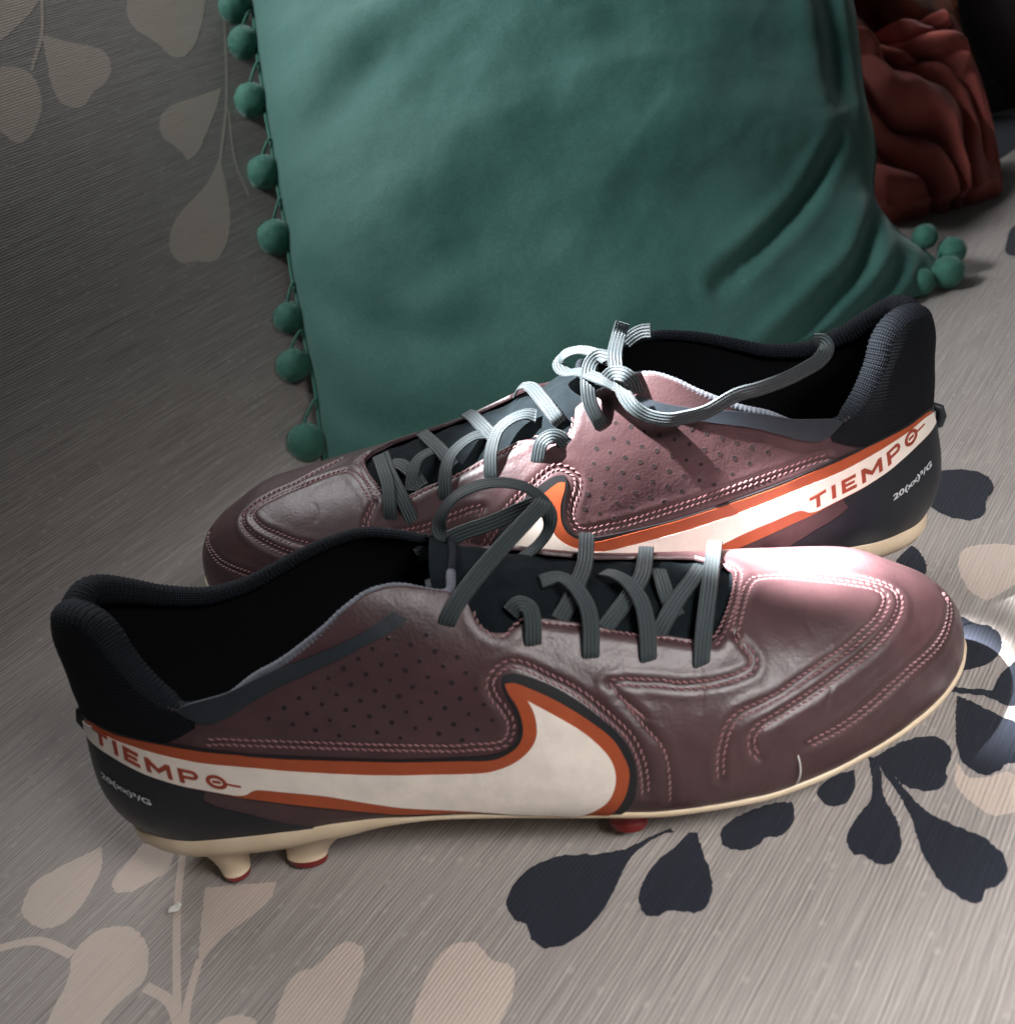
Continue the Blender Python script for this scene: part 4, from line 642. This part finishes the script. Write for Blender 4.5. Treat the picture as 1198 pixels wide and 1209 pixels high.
        G.append([rect(x, 0, x+1.2, h), [(x+1.2,h),(x+3.6,h)]+[(x+3.6+1.55*math.cos(R_(a)), h-1.6+1.6*math.sin(R_(a))) for a in np.linspace(80, -80, 9)]+[(x+3.6,h-3.2),(x+1.2,h-3.2),(x+1.2,h-3.2+.95),(x+3.5,h-2.25)]+[(x+3.5+.62*math.cos(R_(a)), h-1.6+.66*math.sin(R_(a))) for a in np.linspace(-70, 70, 7)]+[(x+3.5,h-.95),(x+1.2,h-.95)]]); x += 7.0
        O = [ring(x+2.7, h/2, 2.7, h/2, 1.05, 0, 359.0), rect(x+1.65, h/2-.42, x+3.75, h/2+.42), rect(x+5.45, h/2-.3, x+9.0, h/2+.3)]
        G.append(O); tot = x+5.4
        f, L = s.curve_map(BAND, .008, 0, rev, 1.27); f0, _ = s.curve_map(BAND, .008, 0, rev, 1.0)
        # the word spans the same stretch of the band on both boots
        k = 44.0/tot; st = 7.5 if not rev else L-7.5-44.0-4.5
        for g, nm in zip(G, "TIEMPO"):
            g = [[(st+px_*k, py_) for px_, py_ in p] for p in g]
            s.glyph("letter", g, f, f0, M_type)
        cu = bpy.data.curves.new("lettering", 'FONT'); cu.body = "20(xx)\u00b2/G"; cu.size = 1.0; cu.offset = 0.028; cu.resolution_u = 3
        t = bpy.data.objects.new("lettering", cu); COL.objects.link(t); dg = bpy.context.evaluated_depsgraph_get(); me = t.evaluated_get(dg).to_mesh()
        W = np.array([v.co[:2] for v in me.vertices]); Fc = [tuple(p.vertices) for p in me.polygons]
        t.evaluated_get(dg).to_mesh_clear(); bpy.data.objects.remove(t); bpy.data.curves.remove(cu)
        W[:, 0] -= W[:, 0].min(); f, L = s.curve_map(TINY, 0.0, 0, rev, .62); W *= np.array([(L-0.5)/W[:, 0].max(), 3.0])
        s.m("small_lettering", f(W), Fc, M_tiny, smooth=False)
    # ------------------------------------------------ stitches, holes
    def stitches(s):
        mb = MB()
        for key in DOUBLE+SINGLE:
            q = dense_uv(FEAT[key], 0.25); d0 = S(q[:, 0], q[:, 1]); arc = np.concatenate([[0], np.cumsum(np.linalg.norm(np.diff(d0, axis=0), axis=1))])
            for row in ((-1, 1) if key in DOUBLE else (0,)):
                for a in np.arange(0.8, arc[-1]-0.5, 2.05):
                    a += random.uniform(-.12, .12)+(0.9 if row > 0 else 0)
                    if a > arc[-1]-.4: continue
                    u = np.interp(a, arc, q[:, 0]); v = np.interp(a, arc, q[:, 1])
                    e = .6; T = unit(S(np.interp(a+e, arc, q[:, 0]), np.interp(a+e, arc, q[:, 1]))-S(np.interp(a-e, arc, q[:, 0]), np.interp(a-e, arc, q[:, 1])))
                    N = SN(u, v); B = np.cross(N, T); T2 = unit(T+0.38*B); B2 = np.cross(N, T2)
                    dd = -0.42 if key in DOUBLE else -0.28
                    Cn = S(u, v)+B*0.95*row+N*(dd*math.exp(-(.95*abs(row)/1.3)**2)+.12)
                    ln, wd, hg = .92, .36, .32; V = []
                    for x, sc in ((-1, .35), (-.6, .9), (.6, .9), (1, .35)):
                        for k in range(6):
                            an = 2*math.pi*k/6; V.append(Cn+T2*x*ln+B2*wd*sc*math.cos(an)+N*(hg*sc*math.sin(an)+(-.2 if abs(x) == 1 else 0)))
                    mb.add(V, gridfaces(4, 6, True)+[tuple(range(6))[::-1], tuple(range(18, 24))])
        tag(s.m("stitching", np.concatenate(mb.V), mb.F, M_thread), kind="stuff")
        h = MB(); r = MB()
        for u, v in PERF:
            N = SN(u, v); C = S(u, v); C = C+N*(disp(C[None])[0]+.06); A = unit(np.cross(N, (0, 0, 1.0))); B = np.cross(N, A)
            ra = random.uniform(.6, .8); k = np.arange(12)*math.pi/6
            ringp = lambda rad, z: C+N*z+rad*(np.cos(k)[:, None]*A+np.sin(k)[:, None]*B)
            h.add(np.concatenate([ringp(ra, .02), [C-N*.02]]), [(i, (i+1) % 12, 12) for i in range(12)])
            r.add(np.concatenate([ringp(ra+.3, -.12), ringp(ra+.1, -.02), ringp(ra, -.03)]), gridfaces(3, 12, True))
        tag(s.m("perforation", np.concatenate(h.V), h.F, M_hole), kind="stuff")
        tag(s.m("perforation_rim", np.concatenate(r.V), r.F, M_leather), kind="stuff")
    # ------------------------------------------------ laces
    def laces(s):
        W, Tk = 5.0, 0.7
        prof = []
        ns = 13
        for i in range(ns):
            x = -1+2*i/(ns-1); prof.append((x*W/2, Tk/2*(1-abs(x)**6*.7)+(0.07 if i % 2 else -0.1)))
        for i in range(ns-1, -1, -1):
            x = -1+2*i/(ns-1); prof.append((x*W/2, -Tk/2*(1-abs(x)**6*.7)))
        prof = np.array(prof); m = len(prof)
        for kind, pts in LACES[s.key]:
            A = np.array(pts, float); C = catmull(A, 0.6); P = C[:, :3]
            if kind == 's': H = C[:, 3:6]*0.85+C[:, 6:9]*0.15
            elif kind == 'c': H = C[:, 6:9]
            elif kind == 'd': H = C[:, 6:9]*0.9+np.array([0, 0.25, -0.42])
            else: H = C[:, 6:9]*0.62+np.array([0, -0.25, 0.75])
            T = unit(np.gradient(P, axis=0)); B = unit(np.cross(T, H)); 
            for _ in range(6): B[1:-1] = unit(B[:-2]+2*B[1:-1]+B[2:])
            N = np.cross(B, T)
            V = (P[:, None]+B[:, None]*prof[None, :, :1]+N[:, None]*prof[None, :, 1:]).reshape(-1, 3)
            n = len(P); F = gridfaces(n, m, True)+[tuple(range(m))[::-1], tuple(range((n-1)*m, n*m))]
            arc = np.concatenate([[0], np.cumsum(np.linalg.norm(np.diff(P, axis=0), axis=1))]); UV = np.stack([np.repeat(arc[:, None], m, 1), np.repeat(prof[None, :, 0], n, 0)], -1).reshape(-1, 2)
            s.m("lace", V, F, M_lace, uv=UV)
    # ------------------------------------------------ sole
    def sole(s):
        us = np.linspace(0, 1, 140); A = S(us, us*0); B = S(us, us*0+1)
        loop = np.concatenate([A, B[::-1][1:-1]]); n = len(loop)
        c0 = np.array([0, 0]); T = unit(np.roll(loop[:, :2], -1, 0)-np.roll(loop[:, :2], 1, 0)); O = np.stack([-T[:, 1], T[:, 0]], 1)
        if np.mean((loop[:, :2]-loop[:, :2].mean(0))*O) < 0: O = -O
        hgt = np.interp(loop[:, 0], [0, 60, 80, 105, 130, 160, 200, 260, 290], [7.6, 7.4, 6.0, 1.5, 1.2, 2.0, 2.2, 1.6, 1.5])
        rows = []
        for o, z in ((-1.2, 0.7), (0.5, 0.9), (1.0, 0.3), (0.9, -.55), (-1.2, -1.0), (-5.0, -1.12)):
            zz = np.where(z < 0, z*hgt, z); r_ = np.concatenate([loop[:, :2]+O*o, (loop[:, 2]+zz)[:, None]], 1); rows.append(r_)
        V = np.stack(rows, 0).reshape(-1, 3); F = [tuple(reversed(f)) for f in gridfaces(len(rows), n, True)]
        k = (len(rows)-1)*n; na = len(A)
        for i in range(na-1):
            j0 = k+i; j1 = k+i+1; m0 = k+((n-i) % n); m1 = k+((n-i-1) % n)
            if len({j0, j1, m0, m1}) == 4: F.append((j0, j1, m1, m0))
        s.m("sole_plate", V, F, M_sole)
        Mw = s.M
        def stud(x, y, r0, r1, ang=0.0, el=1.0, mat=M_sole, tipmat=M_red, tiph=2.6, rake=0.0):
            zt = float(np.interp(x, [0, 60, 112, 200, 287], [18.5, 19, 22.5, 17.5, 28]))
            wy = y*s.sg; tz = (0.0006-(Mw[2][0]*x+Mw[2][1]*wy)*MM-Mw[2][3])/Mw[2][2]/MM
            tz = max(min(tz, zt-5), zt-22)
            o = None
            for nm, za, zb, ra, rb, mt in (("stud", zt+2, tz+tiph, r0, r1+(r0-r1)*.08, mat), ("stud_tip", tz+tiph, tz, r1+(r0-r1)*.08, r1, tipmat)):
                V = []; L = 5
                for i in range(L+1):
                    t = i/L; rr = ra+(rb-ra)*(1-(1-t)**1.7 if nm == "stud" else t**2.5)
                    for q in range(20):
                        a = 2*math.pi*q/20; lx = rr*el*math.cos(a); ly = rr*math.sin(a)
                        V.append((x+(rake*(1-t)**1.4 if nm == "stud" else 0)+lx*math.cos(ang)-ly*math.sin(ang), y+lx*math.sin(ang)+ly*math.cos(ang), za+(zb-za)*t))
                F = gridfaces(L+1, 20, True)+[tuple(range(L*20, L*20+20))]
                ob = s.m(nm, V, F, mt, o)
                if o is None: o = ob
        for sd in (1, -1):
            stud(38, 14.5*sd, 12, 4.0, tiph=2.2); stud(62, 15.5*sd, 9.5, 3.4, 0.15*sd, 1.75, rake=10.0, tiph=2.6)
            stud(166, 28*sd, 8, 4.5, 0.3*sd, 1.3, M_red); stud(206, 25*sd, 8, 4.5, 0, 1.2, M_red); stud(240, (15 if sd > 0 else -30), 7.5, 4.2, -0.3*sd, 1.3, M_red)
    def build(s):
        s.upper(); s.inside(); s.rim(); s.overlays(); s.lettering(); s.stitches(); s.sole(); s.laces()
        return s.root
BOOT_SHELL = {}
boot = Boot('F'); near_boot = boot.build()
tag(near_boot, "maroon leather football boot in front, toe pointing right, laces loosely looped", "football boot", "pair of maroon football boots")
P = on(*np.array(HAIR_UV).T, np.array([.25, 1.2, 1.5, .8])); a, f = tube(catmull(P, .4), .22, 6); boot.m("loose_thread", a, f, M_pale)
boot2 = Boot('B'); far_boot = boot2.build()
tag(far_boot, "maroon leather football boot behind, toe pointing left, laces tied in a bow", "football boot", "pair of maroon football boots")
